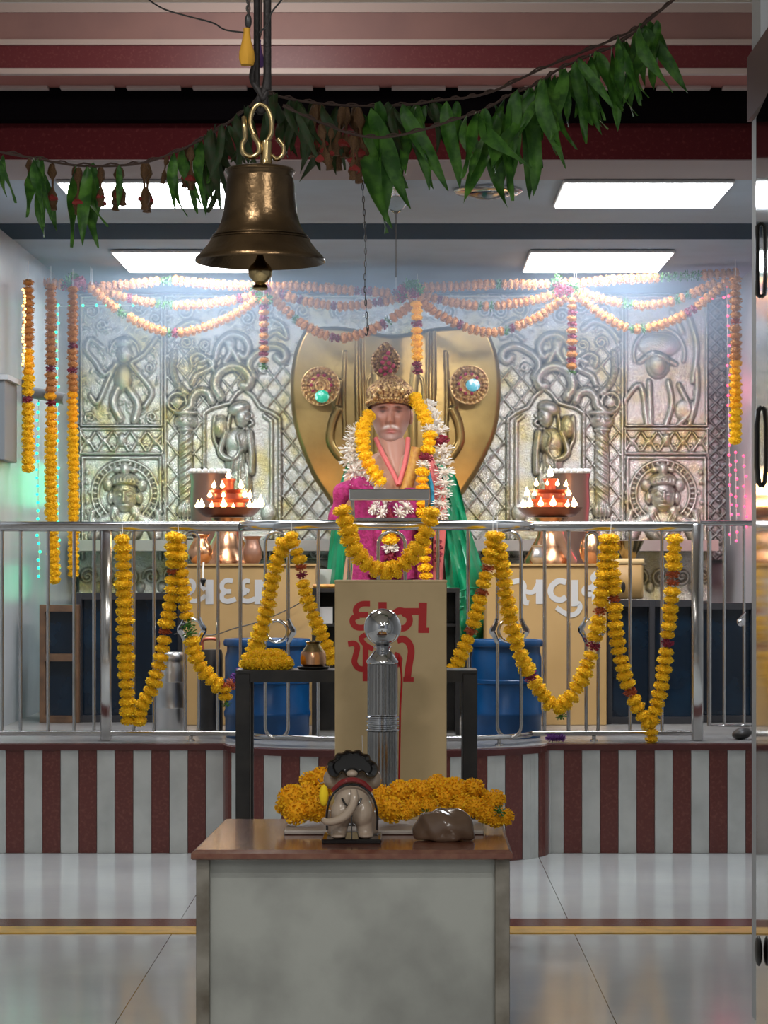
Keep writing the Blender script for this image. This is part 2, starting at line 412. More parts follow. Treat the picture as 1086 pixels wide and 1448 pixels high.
# nn points to -x side?
nnx=Vector((dv.y,-dv.x,0)); sgn=1 if nnx.x>0 else -1
door=leaf(MB(),0,.62,0,.03*sgn,.005,2.75).build('door_1','door',None,smooth=False); tag(door,kind='structure')
def doorpt(px,t,z):  q=p0+dv*t-nnx*sgn*px; return (q.x,q.y,z)
def zat(py,t): return CH+(HY-py)*(3.2-t)/F
mb=MB(); t=.075
mb.tube([doorpt(0,t,zat(316,t)),doorpt(.010,t,zat(320,t)),doorpt(.012,t+.004,zat(345,t)),doorpt(.012,t+.004,zat(395,t)),doorpt(.010,t,zat(416,t)),doorpt(0,t,zat(420,t))],.007,8)
tag(mb.build('door_handle','black',door),'upper black bar handle')
mb=MB(); t=.085
mb.tube([doorpt(0,t,zat(576,t)),doorpt(.010,t,zat(580,t)),doorpt(.014,t,zat(600,t)),doorpt(.014,t,zat(660,t)),doorpt(.009,t,zat(682,t)),doorpt(0,t,zat(688,t))],.008,8)
mb.build('door_handle','black',door)
t=.10
mb=MB(); mb.ball(doorpt(.012,t,zat(1345,t)),.010,.02,.045,12,8); mb.build('door_lock','black',door)
# ---- LED panels
for i,(x0,x1,y0,y1,lab) in enumerate([(792,1021,4.94,5.26,'bright white light panel on the ceiling, front one on the right'),(98,322,4.94,5.26,'bright white light panel on the ceiling, front one on the left behind the bell'),
        (746,940,6.04,6.42,'bright white light panel, rear one on the right above the flower swags'),(172,368,6.04,6.42,'bright white light panel, rear one on the left beside the bell rim')]):
    ym=(y0+y1)/2; X0=(x0-VX)*K(ym); X1=(x1-VX)*K(ym)
    t=thing('ceiling_light',lab,'light',((X0+X1)/2,ym,SZ),'white light panels on the shrine ceiling')
    MB().box(X0-.012,X1+.012,y0-.012,y1+.012,SZ-.02,SZ-.004,.004).build('frame','white_paint',t,smooth=False)
    MB().box(X0,X1,y0,y1,SZ-.026,SZ-.0201).build('diffuser','led',t,smooth=False)
# round steel fitting and glass shade
c=P(690,268,5.07)
t=thing('round_ceiling_light','round steel ceiling light behind the hanging leaves','light',(c.x,5.07,SZ))
MB().lathe([(.03,0),(.165,-.001),(.165,-.012),(.15,-.022),(.11,-.026),(.105,-.020),(.04,-.02),(.03,-.04),(.0,-.045)],(c.x,5.07,SZ),40).build('rim','steel',t)
MB().lathe([(.0,-.016),(.10,-.017),(.10,-.03),(.05,-.045),(0,-.05)],(c.x,5.07,SZ),32).build('lens','navy',t)
c=P(560,266,5.0)
t=thing('glass_lamp','small clear glass lamp shade on the ceiling between hanging leaves','lamp',(c.x,5.0,SZ))
MB().lathe([(.02,0),(.03,-.02),(.045,-.05),(.05,-.09),(.035,-.12),(.01,-.14),(.0,-.14)],(c.x,5.0,SZ),20).build('shade','glass',t)
MB().lathe([(.022,.0),(.022,-.018),(0,-.018)],(c.x,5.0,SZ),16).build('cap','white_paint',t)
# wall brackets left
M['grey_box']=mat('grey_metal',(.20,.21,.22),.4)
t=thing('wall_cabinet','grey wall cabinet with angled sides at the left edge','cabinet',P(8,600,5.8))
k=K(5.9)
MB().box(XL,XL+.04,5.62,5.80,P(0,655,5.8).z,P(0,545,5.8).z,.004).build('body','grey_box',t,smooth=False)
MB().box(XL,XL+.06,5.61,5.81,P(0,545,5.8).z,P(0,538,5.8).z).build('top','white_paint',t,smooth=False)
t=thing('wall_bracket','dark grey wall arm reaching out from the left wall','bracket',P(20,565,6.2))
MB().tube([(XL,6.05,P(0,556,6.1).z),(XL+.1,6.05,P(0,560,6.1).z),(XL+.22,6.05,P(0,566,6.1).z)],.033,10).build('arm','grey_box',t)
MB().box(XL,XL+.02,5.98,6.12,P(0,575,6.1).z,P(0,540,6.1).z,.004).build('plate','grey_box',t,smooth=False)

# ============================================================ MARBLE PEDESTAL
TY0,TY1=3.0,3.37
tz=.598
t=thing('marble_pedestal','grey veined marble pedestal with brown granite top holding figurine and stone','table',P(498,800,3.15)*1)
W[t.name]=Vector((-.144,3.15,0)); t.location=W[t.name]
xa,xb=(277-VX)*K(TY0),(721-VX)*K(TY0)
MB().box(xa+.005,xb-.005,TY0+.012,TY1-.01,0,tz-.027).build('body','marble',t,smooth=False)
MB().box(xa,xa+.038,TY0,TY0+.05,0,tz-.027,.002).build('corner_strip','marble_stain',t,smooth=False)
MB().box(xb-.042,xb,TY0,TY0+.05,0,tz-.027,.002).build('corner_strip','marble_stain',t,smooth=False)
# granite top, slightly skewed like the photo
mb=MB(); fl,fr=(270-VX)*K(2.985),(725-VX)*K(2.985); bl,br=(317-VX)*K(TY1),(709-VX)*K(TY1)
def ring(i,z): return [(fl+i,2.985+i,z),(fr-i,2.985+i,z),(br-i,TY1-i,z),(bl+i,TY1-i,z)]
mb.add(ring(.004,tz-.027)+ring(0,tz-.022)+ring(0,tz-.008)+ring(.010,tz),[(k*4+i,k*4+(i+1)%4,(k+1)*4+(i+1)%4,(k+1)*4+i) for k in range(3) for i in range(4)]+[(3,2,1,0),(12,13,14,15)])
mb.build('top','granite',t,smooth=False)
# ---- grey slab under flowers
s=thing('stone_slab','thin grey slab under the marigolds on the pedestal top','slab',P(540,1168,3.2))
MB().box((402-VX)*K(3.17),(684-VX)*K(3.17),3.16,3.30,tz,tz+.013,.003).build('slab','grey_slab',s,smooth=False)
# ============================================================ blossoms
def fib(n):
    out=[]
    for i in range(n):
        z=1-2*(i+.5)/n; r=math.sqrt(1-z*z); a=i*2.399963
        out.append(Vector((r*math.cos(a),r*math.sin(a),z)))
    return out
def blossom(name,m,nb=90,L=.34,w=.20,sub=2,seed=1,core=.80,up=.5):
    """round flower head: a core with many small cupped petals"""
    rr=random.Random(seed); mb=MB(); mb.ball((0,0,0),core,core,core,14,9); mb.a=[.6]*len(mb.v)
    for v in fib(nb):
        v=(v+Vector([rr.uniform(-.10,.10) for _ in range(3)])).normalized()
        t=v.cross(Vector((rr.uniform(-1,1),rr.uniform(-1,1),rr.uniform(-1,1)))).normalized(); q=v.cross(t)
        a=rr.uniform(0,2*PI); t,q=t*math.cos(a)+q*math.sin(a), q*math.cos(a)-t*math.sin(a)
        l=L*rr.uniform(.75,1.2); ww=w*rr.uniform(.8,1.2); b0=v*(core-.06)
        tilt=rr.uniform(-.5,.5); d=(v+t*tilt).normalized()
        mid=b0+d*l*.65; tip=b0+d*l+t*.06*rr.uniform(-1,1)
        vs=[b0,mid+q*ww+v*.03,mid-t*.05,mid-q*ww+v*.03,tip+q*ww*.6,tip-t*.02+v*.02,tip-q*ww*.6,b0+t*.10,b0-t*.10]
        mb.add(vs,[(0,1,2),(0,2,3),(1,4,5,2),(2,5,6,3)],[.7,.15,.2,.15,0,0,0,.7,.7])
    return meshof(mb,name,m,ang=55)
BL={'y':[blossom('blossom','flower',150,.34,.13,2,i) for i in (1,2)],'o':[blossom('blossom','flower_or',190,.30,.11,2,i,.82) for i in (3,4,13)],
    'p':[blossom('blossom','flower_pale',70,.28,.16,2,i) for i in (5,6)],'r':[blossom('blossom','flower_rust',50,.5,.15,2,7,.6)],'m':[blossom('blossom','rose',40,.5,.22,2,8,.6)],
    'v':[blossom('blossom','violet',40,.5,.2,2,9,.6)],'w':[blossom('blossom','white_flower',46,.75,.13,2,10,.5)],'g':[blossom('blossom','leaf',24,.8,.2,2,11,.45)],'a':[blossom('blossom','flower_or',90,.28,.16,2,12)]}
NM={'y':'marigold','o':'marigold','p':'marigold','a':'marigold','r':'rust_flower','m':'rose','v':'violet_flower','w':'white_flower','g':'leaf_tuft'}
def beads(parent,pts,r,kind,step=None,squash=.62,accents=None,jit=.12,ymin=None):
    """blossoms threaded along a path; accents {index fraction: kind}"""
    pts=resample(pts,step or r*1.08); n=len(pts); i=0
    acc=accents or {}
    for i,p in enumerate(pts):
        t=(pts[min(i+1,n-1)]-pts[max(i-1,0)]).normalized() if n>1 else Vector((0,0,1))
        k=kind(i/max(1,n-1)) if callable(kind) else kind
        for fpos,kk in acc.items():
            if abs(i/max(1,n-1)-fpos)<.5/max(1,n-1): k=kk
        q=t.to_track_quat('Z','Y').to_matrix()@Matrix.Rotation(random.uniform(0,6.28),3,'Z')
        s=r*random.uniform(1-jit,1+jit*.7); 
        if k in 'rvmg': s*=.9
        sz=s*squash*(random.uniform(.9,1.1))
        o=inst(random.choice(BL[k]),NM[k],parent,p+Vector([random.uniform(-.06,.06)*r for _ in range(3)]),q,(s,s,sz))
        if k in 'rvmg': o['label']={'r':'rust red blossom','v':'violet blossom','m':'magenta rose','g':'green leaf tuft'}[k]
# ============================================================ pedestal-top things
def flowerpile(name,label,spec,grp=None,Yc=3.22):
    t=thing(name,label,'garland',(spec[0][0] and P(spec[0][0],1168,Yc)),grp)
    for (px,py,r,Y) in spec:
        R=r*K(Y); p=P(px,py,Y)
        lo=tz+.013 if 402<px<684 and Y<3.3 else tz
        if p.z-R*.86<lo: p.z=lo+R*.86
        a=Matrix.Rotation(random.uniform(0,6),3,'Z')@Matrix.Rotation(random.uniform(-.5,.5),3,'X')
        inst(random.choice(BL['o']),'marigold',t,p,a,(R,R,R*.86))
    return t
L1=[(412,1128,21,3.24),(437,1122,19,3.27),(420,1148,20,3.2),(443,1143,20,3.2),(455,1100,18,3.28),(440,1105,17,3.3),(470,1110,18,3.3),(404,1140,15,3.25),(452,1148,17,3.2)]
R1=[(540,1122,15,3.28),(552,1145,21,3.2),(537,1138,15,3.23),(566,1120,19,3.25),(585,1140,17,3.24),(573,1150,12,3.2),(598,1118,17,3.26),(606,1140,15,3.24)]
R2=[(612,1119,19,3.28),(630,1128,18,3.27),(645,1117,20,3.27),(668,1116,18,3.28),(655,1138,18,3.25),(688,1150,17,3.22),(672,1142,17,3.23),(698,1131,17,3.27),(712,1155,15,3.21),(700,1158,14,3.2),(632,1112,14,3.31),(617,1106,13,3.32),(585,1112,12,3.3),(680,1125,12,3.3)]
flowerpile('marigold_garland','orange marigold garland heaped to the left of the figurine on the pedestal',L1)
flowerpile('marigold_garland','orange marigold garland lying between figurine and brown stone',R1)
g=flowerpile('marigold_garland','orange marigold garland heaped behind the brown stone, right end of the pedestal',R2)
for px,py in ((706,1147),(603,1152)):
    p=P(px,py,3.18); p.z=max(p.z,tz+.024); inst(BL['g'][0],'leaf_tuft',g,p,(0,0,0),(.018,.016,.018),label='green leaf tuft')
# brown stone
def stonefn(d):
    q=1+.10*math.sin(d.x*3+1.2)*math.cos(d.z*2.5)+.05*math.sin(d.y*6+d.x*5)+.03*math.sin(11*d.x+4*d.z)
    if d.z<-.45: q*=.45/abs(d.z)*1.0 if abs(d.z)>.45 else 1
    if d.x<0: q*=1-.12*max(0,d.z)*abs(d.x)
    q-=.16*math.exp(-((d.x-.15)**2/.03+(d.z+.15)**2/.05))*(1 if d.y<0 else 0)
    return q
cst=P(629,1168,3.10)
o=MB().ball((cst.x,3.10,0),.097,.06,.064,48,32,stonefn).build('stone','stone')
zs=min(v.co.z for v in o.data.vertices); 
for v in o.data.vertices: v.co.z+=tz-zs+.0005
tag(o,'glossy brown rounded stone on the pedestal top','stone')
# ---- elephant figurine from behind
Ye=3.08; k=K(Ye)
def E(px,py,dy=0): 
    p=P(px,py,Ye+dy); return p
t=thing('elephant_figurine','glazed grey elephant figurine seen from behind with black headpiece','figurine',(E(497,1190).x,Ye,tz))
x0,x1=(454-VX)*K(Ye-.05),(539-VX)*K(Ye-.05)
MB().box(x0,x1,Ye-.06,Ye+.13,tz,tz+.014,.003).build('base','black_glaze',t,smooth=False)
bz=tz+.014
def ez(py): return CH+(HY-py)*K(Ye)
cx=E(498,0).x
# body: one skin-like mesh from metaball-free balls merged by voxel remesh
def remeshed(mb,name,m,parent,vox=.004,smooth_it=3):
    o=mb.build(name,m,parent)
    bpy.context.view_layer.objects.active=o
    md=o.modifiers.new('r','REMESH'); md.mode='VOXEL'; md.voxel_size=vox; md.use_smooth_shade=True
    sm=o.modifiers.new('s','SMOOTH'); sm.iterations=smooth_it; sm.factor=.6
    dg=bpy.context.evaluated_depsgraph_get(); me=bpy.data.meshes.new_from_object(o.evaluated_get(dg))
    o.modifiers.clear(); me.name=name; o.data=me; me.shade_smooth()
    if not me.materials: me.materials.append(M[m])
    return o
mb=MB()
mb.ball((cx,Ye+.03,ez(1138)),.068,.085,.066,24,16)
mb.ball((cx,Ye+.00,ez(1130)),.058,.06,.056,24,16)
mb.ball((cx,Ye+.075,ez(1110)),.062,.05,.055,20,12)
mb.ball((cx,Ye+.07,ez(1092)),.045,.045,.04,20,12)
for sx in (-1,1):
    mb.ball((cx+sx*.03,Ye-.025,ez(1148)),.033,.035,.045,16,12)
    mb.tube([(cx+sx*.034,Ye-.018,ez(1150)),(cx+sx*.036,Ye-.022,ez(1170)),(cx+sx*.040,Ye-.026,bz+.002)],[.030,.024,.023],14)
    mb.tube([(cx+sx*.05,Ye+.08,ez(1150)),(cx+sx*.054,Ye+.085,ez(1170)),(cx+sx*.055,Ye+.088,bz+.002)],[.026,.022,.022],14)
    mb.ball((cx+sx*.062,Ye+.055,ez(1104)),.024,.03,.030,14,10)
    mb.ball((cx+sx*.040,Ye-.042,bz+.008),.024,.018,.008,12,6)
remeshed(mb,'body','eleph',t)
mb=MB()
tail=cr([E(499,1122,-.072),E(500,1135,-.085),E(495,1150,-.088),E(484,1162,-.088),E(468,1168,-.084),E(459,1167,-.078),E(456,1163,-.07)],6)
mb.tube(tail,[.011+.0035*math.sin(PI*i/len(tail))-.004*(i/len(tail)) for i in range(len(tail))],12)
mb.build('tail','eleph',t)
# saddle cloth trim: dark arch & red band
arch=cr([(cx-.072,Ye-.02,ez(1172)),(cx-.073,Ye-.026,ez(1150)),(cx-.062,Ye-.038,ez(1128)),(cx-.035,Ye-.052,ez(1112)),(cx,Ye-.058,ez(1107)),(cx+.035,Ye-.052,ez(1112)),(cx+.062,Ye-.038,ez(1128)),(cx+.073,Ye-.026,ez(1150)),(cx+.072,Ye-.02,ez(1172))],6)
MB().tube(arch,.0034,8).build('cloth_trim','black_glaze',t)
a2=cr([(cx-.055,Ye-.026,ez(1117)),(cx-.03,Ye-.038,ez(1105)),(cx,Ye-.04,ez(1101)),(cx+.03,Ye-.038,ez(1105)),(cx+.055,Ye-.026,ez(1117))],6)
MB().tube(a2,.008,8).build('saddle_cloth','red_cloth',t)
for sx in (-1,1):
    MB().tube(cr([(cx+sx*.028,Ye-.062,ez(1126)),(cx+sx*.018,Ye-.068,ez(1134)),(cx+sx*.004,Ye-.066,ez(1139))],5),.003,6).build('crease_line','black_glaze',t)
MB().box(cx-.0015,cx+.0015,Ye-.06,Ye-.05,bz,ez(1145)).build('leg_gap','black_glaze',t)
# black headpiece, two lobes and a small grey knob
mb=MB(); outl=[(p.x,p.y) for p in cr([(a,b,0) for a,b in [(458,1086),(461,1077),(468,1073),(472,1066),(480,1065),(486,1061),(494,1063),(502,1061),(508,1066),(516,1068),(519,1075),(526,1080),(529,1090),(524,1098),(515,1099),(508,1091),(500,1095),(493,1099),(484,1096),(478,1091),(472,1099),(463,1097)]],3,closed=True)]
poly=[(P(a,b,Ye).x+cx-P(493,0,Ye).x,ez(b)) for a,b in outl]
mc=(sum(p[0] for p in poly)/len(poly),sum(p[1] for p in poly)/len(poly))
rings=[(0.72,.004),(0.80,-.008),(1,-.014),(.97,.012),(.6,.03)]
vs=[];N=len(poly)
for s_,dy in rings: vs+=[(mc[0]+(p[0]-mc[0])*s_,Ye+.01+dy,mc[1]+(p[1]-mc[1])*s_) for p in poly]
fs=[(r*N+i,r*N+(i+1)%N,(r+1)*N+(i+1)%N,(r+1)*N+i) for r in range(4) for i in range(N)]+[tuple(range(N)),tuple(4*N+i for i in range(N-1,-1,-1))]
mb.add(vs,fs); HP=mb.build('headpiece','black_glaze',t,ang=30)
MB().tube(cr([(poly[0][0],Ye-.004,poly[0][1])]+[(p[0],Ye-.002,p[1]) for p in poly[1:]]+[(poly[0][0],Ye-.004,poly[0][1])],3),.0022,6).build('rim','brass_bell',HP)
MB().ball((cx,Ye-.020,ez(1093)),.017,.014,.011,14,8).build('knob','eleph',t)
# incense stub and dried petal
tag(MB().tube([P(449,1103,3.12),P(453,1108,3.14),P(464,1103,3.17)],.0016,6).build('incense_stick','card'),'short bent pale stick between marigolds and figurine','incense')
tag(MB().tube([P(512,1040,3.2),(P(517,0,3.2).x,3.2,tz+.0135)],.0009,6).build('incense_stick','card'),'thin upright incense stick stuck above the black headpiece','incense')
tag(MB().ball(P(458,1125,3.09),.014,.010,.032,12,8).build('yellow_petal','flower'),'single large yellow petal leaning beside the figurine','petal')

# ============================================================ steel post
Yp=3.60; pc=P(541,0,Yp); k=K(Yp)
def pz(py): return CH+(HY-py)*k
t=thing('steel_post','fluted stainless steel post with a mirror-polished ball on top','post',(pc.x,Yp,0))
MB().ball((pc.x,Yp,pz(887)),26.5*k,26.5*k,26.5*k,40,26).build('ball','steel_mirror',t)
r=21*k
MB().lathe([(11*k,pz(912)),(14*k,pz(914)),(11*k,pz(917)),(10*k,pz(919)),(14*k,pz(922)),(19*k,pz(929)),(23*k,pz(934)),(23*k,pz(937)),(r,pz(939)),(r,pz(940))][::-1],(pc.x,Yp,0),40).build('collar','steel_mirror',t)
fl=lambda w,z: 1+.035*abs(math.sin(w*9))
mb=MB(); mb.lathe([(r,pz(1010)),(r,pz(939))],(pc.x,Yp,0),144,fn=fl); mb.lathe([(r,.0),(r,pz(1034))],(pc.x,Yp,0),144,fn=fl); mb.build('shaft','steel_dark',t)
pr=[]
for y in (1034,1028,1022,1016,1010): pr+= [(21*k,pz(y)),(23.5*k,pz(y-1.5)),(23.5*k,pz(y-3.2)),(21*k,pz(y-4.6))]
MB().lathe(pr[:-3] ,(pc.x,Yp,0),40).build('ring_band','steel_mirror',t)
MB().lathe([(.0,0),(.075,0),(.075,.012),(.05,.03),(r,.04)],(pc.x,Yp,0),32).build('foot','steel',t)
MB().tube(cr([(pc.x+23*k,Yp+.01,pz(925)),(pc.x+27*k,Yp+.01,pz(960)),(pc.x+25*k,Yp+.02,pz(1000)),(pc.x+24*k,Yp+.02,pz(1060)),(pc.x+23*k,Yp+.03,pz(1130))],5),[.004,.011,.007]+[.0035]*18,8).build('red_cord','red_paint',t)
# ============================================================ donation box
Yd=3.80; k=K(Yd)
x0,x1=(473.5-VX)*k,(631.5-VX)*k; zt=CH+(HY-822)*k
t=thing('donation_box','tall ochre box with red lettering standing behind the steel post','box',((x0+x1)/2,Yd+.12,0))
MB().box(x0,x1,Yd,Yd+.25,0,zt,.003).build('body','ochre_box',t,smooth=False)
MB().box(x0-.002,x1+.002,Yd-.002,Yd+.252,zt-.004,zt+.004,.001).build('lid','ochre_box',t,smooth=False)
MB().box((x0+x1)/2-.08,(x0+x1)/2+.08,Yd+.1,Yd+.13,zt+.004,zt+.005).build('coin_slot','black',[c for c in t.children if c.name.startswith('lid')][0])
def D(u,v): return P(470+u/6.388,820+v/6.388,Yd)
mb=MB(); OFF=[0]
def st(pts,w,n=6,sm=True):
    q=[D(*p) for p in pts]
    if sm and len(q)>2: q=cr(q,n)
    OFF[0]+=.00012
    for p in q: p.y=Yd-OFF[0]
    mb.ribbon(q,[w/6.388*k]*len(q) if not isinstance(w,list) else w,.0008)
st([(340,215),(265,218),(220,250),(212,290),(240,315),(325,315)],52)
st([(240,325),(190,345),(183,385),(215,425),(270,432),(340,420),(400,470)],54)
st([(453,200),(453,470)],75,sm=False)
st([(555,310),(600,280),(650,285),(700,285),(790,285)],62)
st([(640,300),(690,330),(695,385),(660,430),(615,440)],58)
st([(818,205),(812,478)],74,sm=False); st([(790,455),(873,455)],48,sm=False)
st([(142,580),(195,575),(225,610),(208,690),(200,745),(240,800),(330,805)],52)
st([(300,600),(300,915)],52,sm=False)
st([(370,625),(310,595),(270,555),(262,520),(300,495)],46)
st([(585,545),(640,535),(690,570),(712,640),(700,730),(688,800),(678,890)],62)
st([(640,900),(735,900)],40,sm=False)
st([(560,670),(595,690),(600,740),(560,790),(500,800)],46)
mb.build('lettering','red_paint',t,smooth=False)
# ============================================================ bench
Yn=4.0; k=K(Yn); bx0,bx1=(333-VX)*k,(675-VX)*k; bzt=CH+(HY-948)*k
t=thing('steel_bench','black steel frame bench standing across the front of the platform','bench',((bx0+bx1)/2,4.2,0))
MB().box(bx0,bx1,Yn,4.24,bzt-.012,bzt).build('top','black',t,smooth=False)
for y in (Yn,4.195):
    for x in (bx0,bx1-.055): MB().box(x,x+.055,y,y+.045,0,bzt-.012,.003).build('leg','black',t,smooth=False)
MB().box(bx0+.055,bx1-.055,Yn,Yn+.03,bzt-.045,bzt-.012).build('front_rail','black',t,smooth=False)
MB().box(bx0+.055,bx1-.055,4.21,4.24,bzt-.045,bzt-.012).build('rear_rail','black',t,smooth=False)
# marigold coil
t=thing('marigold_garland','yellow marigold garland coiled in a mound on the black bench','garland',(P(378,0,4.06).x,4.06,bzt))
for i in range(16):
    a=2*PI*i/16; R=.0; 
    inst(random.choice(BL['y']),'marigold',t,(P(378,0,4.06).x+.074*math.cos(a),4.06+.045*math.sin(a),bzt+.024),(random.random(),random.random(),a),(.028,.027,.024))
for i in range(9):
    a=2*PI*i/9
    inst(random.choice(BL['y']),'marigold',t,(P(378,0,4.06).x+.046*math.cos(a),4.06+.028*math.sin(a),bzt+.050),(random.random(),random.random(),a),(.029,.027,.024))
# copper pot on dark dish
Yk=4.05;k=K(Yk); c=P(443,0,Yk)
tag(MB().lathe([(0,bzt),(.055,bzt),(.062,bzt+.006),(.062,bzt+.010),(0,bzt+.011)],(c.x,Yk,0),28).build('dark_dish','black'),'dark flat dish under the copper pot on the bench','dish')
z0=bzt+.0112; q=k
t=thing('copper_pot','small copper and brass water pot on a dark dish','pot',(c.x,Yk,z0))
MB().lathe([(0,z0),(15*q,z0),(18*q,z0+3*q),(18.3*q,z0+12*q),(17.5*q,z0+19*q),(16.5*q,z0+21*q)],(c.x,Yk,0),32).build('belly','copper',t,ang=25)
MB().lathe([(17.5*q,z0+19*q),(11*q,z0+28*q),(9.5*q,z0+31*q),(10*q,z0+33*q),(12*q,z0+35*q),(10*q,z0+35.5*q),(8*q,z0+33*q),(0,z0+32*q)],(c.x,Yk,0),32).build('neck','brass_loop',t)
# ============================================================ RAILING
def ry(x): return py_at(x,.07)
zT=CH+(HY-744.5)*K(PY+.07); zB=CH+(HY-1036.5)*K(PY+.07)
fr_x0=XL+.02; fr_x1=(986-VX)*K(PY+.07)
def rpath(x0,x1,z,dy=0,n=60): return [(x0+(x1-x0)*i/n, ry(x0+(x1-x0)*i/n)+dy, z) for i in range(n+1)]
def arcpath(x0,x1,z,dy=0):
    pts=[(x0,ry(x0)+dy,z)]
    for i in range(1,60):
        x=BC-(BR-.07)*math.cos(PI*i/60)
        if x0<x<x1: pts.append((x,ry(x)+dy,z))
    pts.append((x1,ry(x1)+dy,z)); return pts
rail=thing('steel_railing','curved stainless steel railing along the platform edge, looped bars and garlands','railing',(BC,5.0,PZ))
MB().tube(arcpath(fr_x0,fr_x1,zT),.0245,16).build('top_rail','steel',rail)
MB().tube(arcpath(fr_x0,fr_x1,zB),.0135,12).build('bottom_rail','steel',rail)
def xr(px):
    x=(px-VX)*K(5.2)
    for _ in range(6): x=(px-VX)*K(ry(x))
    return x
for px in (3,29,68,105,133,189,218,308,340,450,494,619,662,770,804,891,936):
    x=xr(px); MB().tube([(x,ry(x),zB),(x,ry(x),zT)],.0088,10).build('baluster','steel',rail)
for px in (150,):
    x=xr(px)
    MB().box(x-.026,x+.026,ry(x)-.026,ry(x)+.026,PZ+.002,zT,.006).build('post','steel',rail)
x=fr_x1; MB().box(x-.027,x+.027,ry(x)-.027,ry(x)+.027,PZ+.002,zT+.012,.006).build('post','steel',rail)
x=xr(148)
for px in (270,498,706,840):
    x=xr(px); MB().tube([(x,ry(x),PZ+.002),(x,ry(x),zB)],.010,10).build('stub_leg','steel',rail)
    MB().lathe([(.0,PZ+.002),(.02,PZ+.002),(.018,PZ+.010),(.0,PZ+.011)],(x,ry(x),0),14).build('foot_cap','steel',rail)
zr=CH+(HY-892)*K(5.15)
def loop(pa,pb,center=False):
    a,b=xr(pa),xr(pb); m=(a+b)/2; w=(b-a)/2; y=ry(m)
    r_=.0088
    zt_=zT-.03
    up=[(a,y,zr+.05)]+[(m-w*math.cos(PI*i/12),y,zt_-w+w*math.sin(PI*i/12)) for i in range(13)]+[(b,y,zr+.05)]
    if center: up=[(a,y,zB)]+up[1:-1]+[(b,y,zB)]
    MB().tube(up,r_,10).build('upper_loop','steel',rail)
    if center: return
    zb_=zB-.005
    dn=[(a,y,zr-.05)]+[(m-w*math.cos(PI*i/12),y,zb_+w-w*math.sin(PI*i/12)) for i in range(13)]+[(b,y,zr-.05)]
    MB().tube(dn,r_,10).build('lower_loop','steel',rail)
    R=.052
    MB().tube([(m+R*math.cos(2*PI*i/24),y,zr+R*math.sin(2*PI*i/24)) for i in range(24)],.008,8,closed=True).build('ring','steel',rail)
    for x,s in ((a,-1),(b,1)):
        MB().tube([(x,y,zr+.06),(x+s*.012,y,zr+.028),(x+s*.026,y,zr+.004),(x+s*.026,y,zr-.004),(x+s*.012,y,zr-.028),(x,y,zr-.06)],[.010,.012,.015,.015,.012,.010],6).build('diamond_node','steel_mirror',rail,ang=20)
for pa,pb in ((262,281),(376,407),(704,736),(829,846)): loop(pa,pb)
loop(535,573,True)
# tray frame on the top rail
Yq=ry(xr(550))
q=K(Yq)
t=thing('steel_stand','open rectangular steel stand fixed on the middle of the top rail','stand',P(550,733,Yq))
X0,X1=(494-VX)*q,(607-VX)*q; zt_=CH+(HY-692)*q; zb_=zT+.0245
MB().box(X0,X1,Yq-.03,Yq+.12,zt_-.052,zt_,.003).build('tray','steel',t,smooth=False)
for x in (X0+.008,X1-.02):
    for y in (Yq-.024,Yq+.10): MB().box(x,x+.014,y,y+.014,zb_-.01,zt_-.05).build('leg','steel',t,smooth=False)
MB().box(X0+.008,X1-.006,Yq-.024,Yq-.008,zb_-.006,zb_+.010).build('foot_bar','steel',t,smooth=False)
# gate to the right
Yg=5.42;k=K(Yg)
t=thing('steel_gate','narrow steel gate with thin bars right of the railing end post','gate',P(1020,1028,Yg))
W[t.name].z=PZ; t.location.z=PZ
zg=CH+(HY-740)*k; zh=CH+(HY-1026)*k
def G(px): return (px-VX)*k
MB().tube([(G(990),Yg,zg),(G(1098),Yg,zg)],.013,12).build('top_bar','steel',t)
MB().tube([(G(1003),Yg,zg-.04),(G(1003),Yg,zh),(G(1098),Yg,zh)],.012,10).build('frame_bar','steel',t)
MB().tube([(G(990),Yg,zg),(G(990),Yg,PZ+.002)],.014,12).build('hinge_post','steel',t)
for px in (1024,1052,1078): MB().tube([(G(px),Yg,zh),(G(px),Yg,zg)],.008,10).build('bar','steel',t)
mb=MB(); c=P(1050,880,Yg-.05); mb.ball(c,.022,.03,.022,16,10); mb.tube([c,c+Vector((0,.05,0))],.008,8); mb.tube([c+Vector((-.01,-.01,.01)),c+Vector((.02,-.02,.05))],.006,8); mb.build('latch_knob','steel_mirror',t)
c=P(1052,1045,5.25)
tag(MB().ball((c.x,5.28,PZ+.032),.05,.06,.030,14,8,lambda d:1+.25*d.z*d.x).build('dark_cloth','black'),'small dark cloth lump on the platform edge by the gate','cloth')

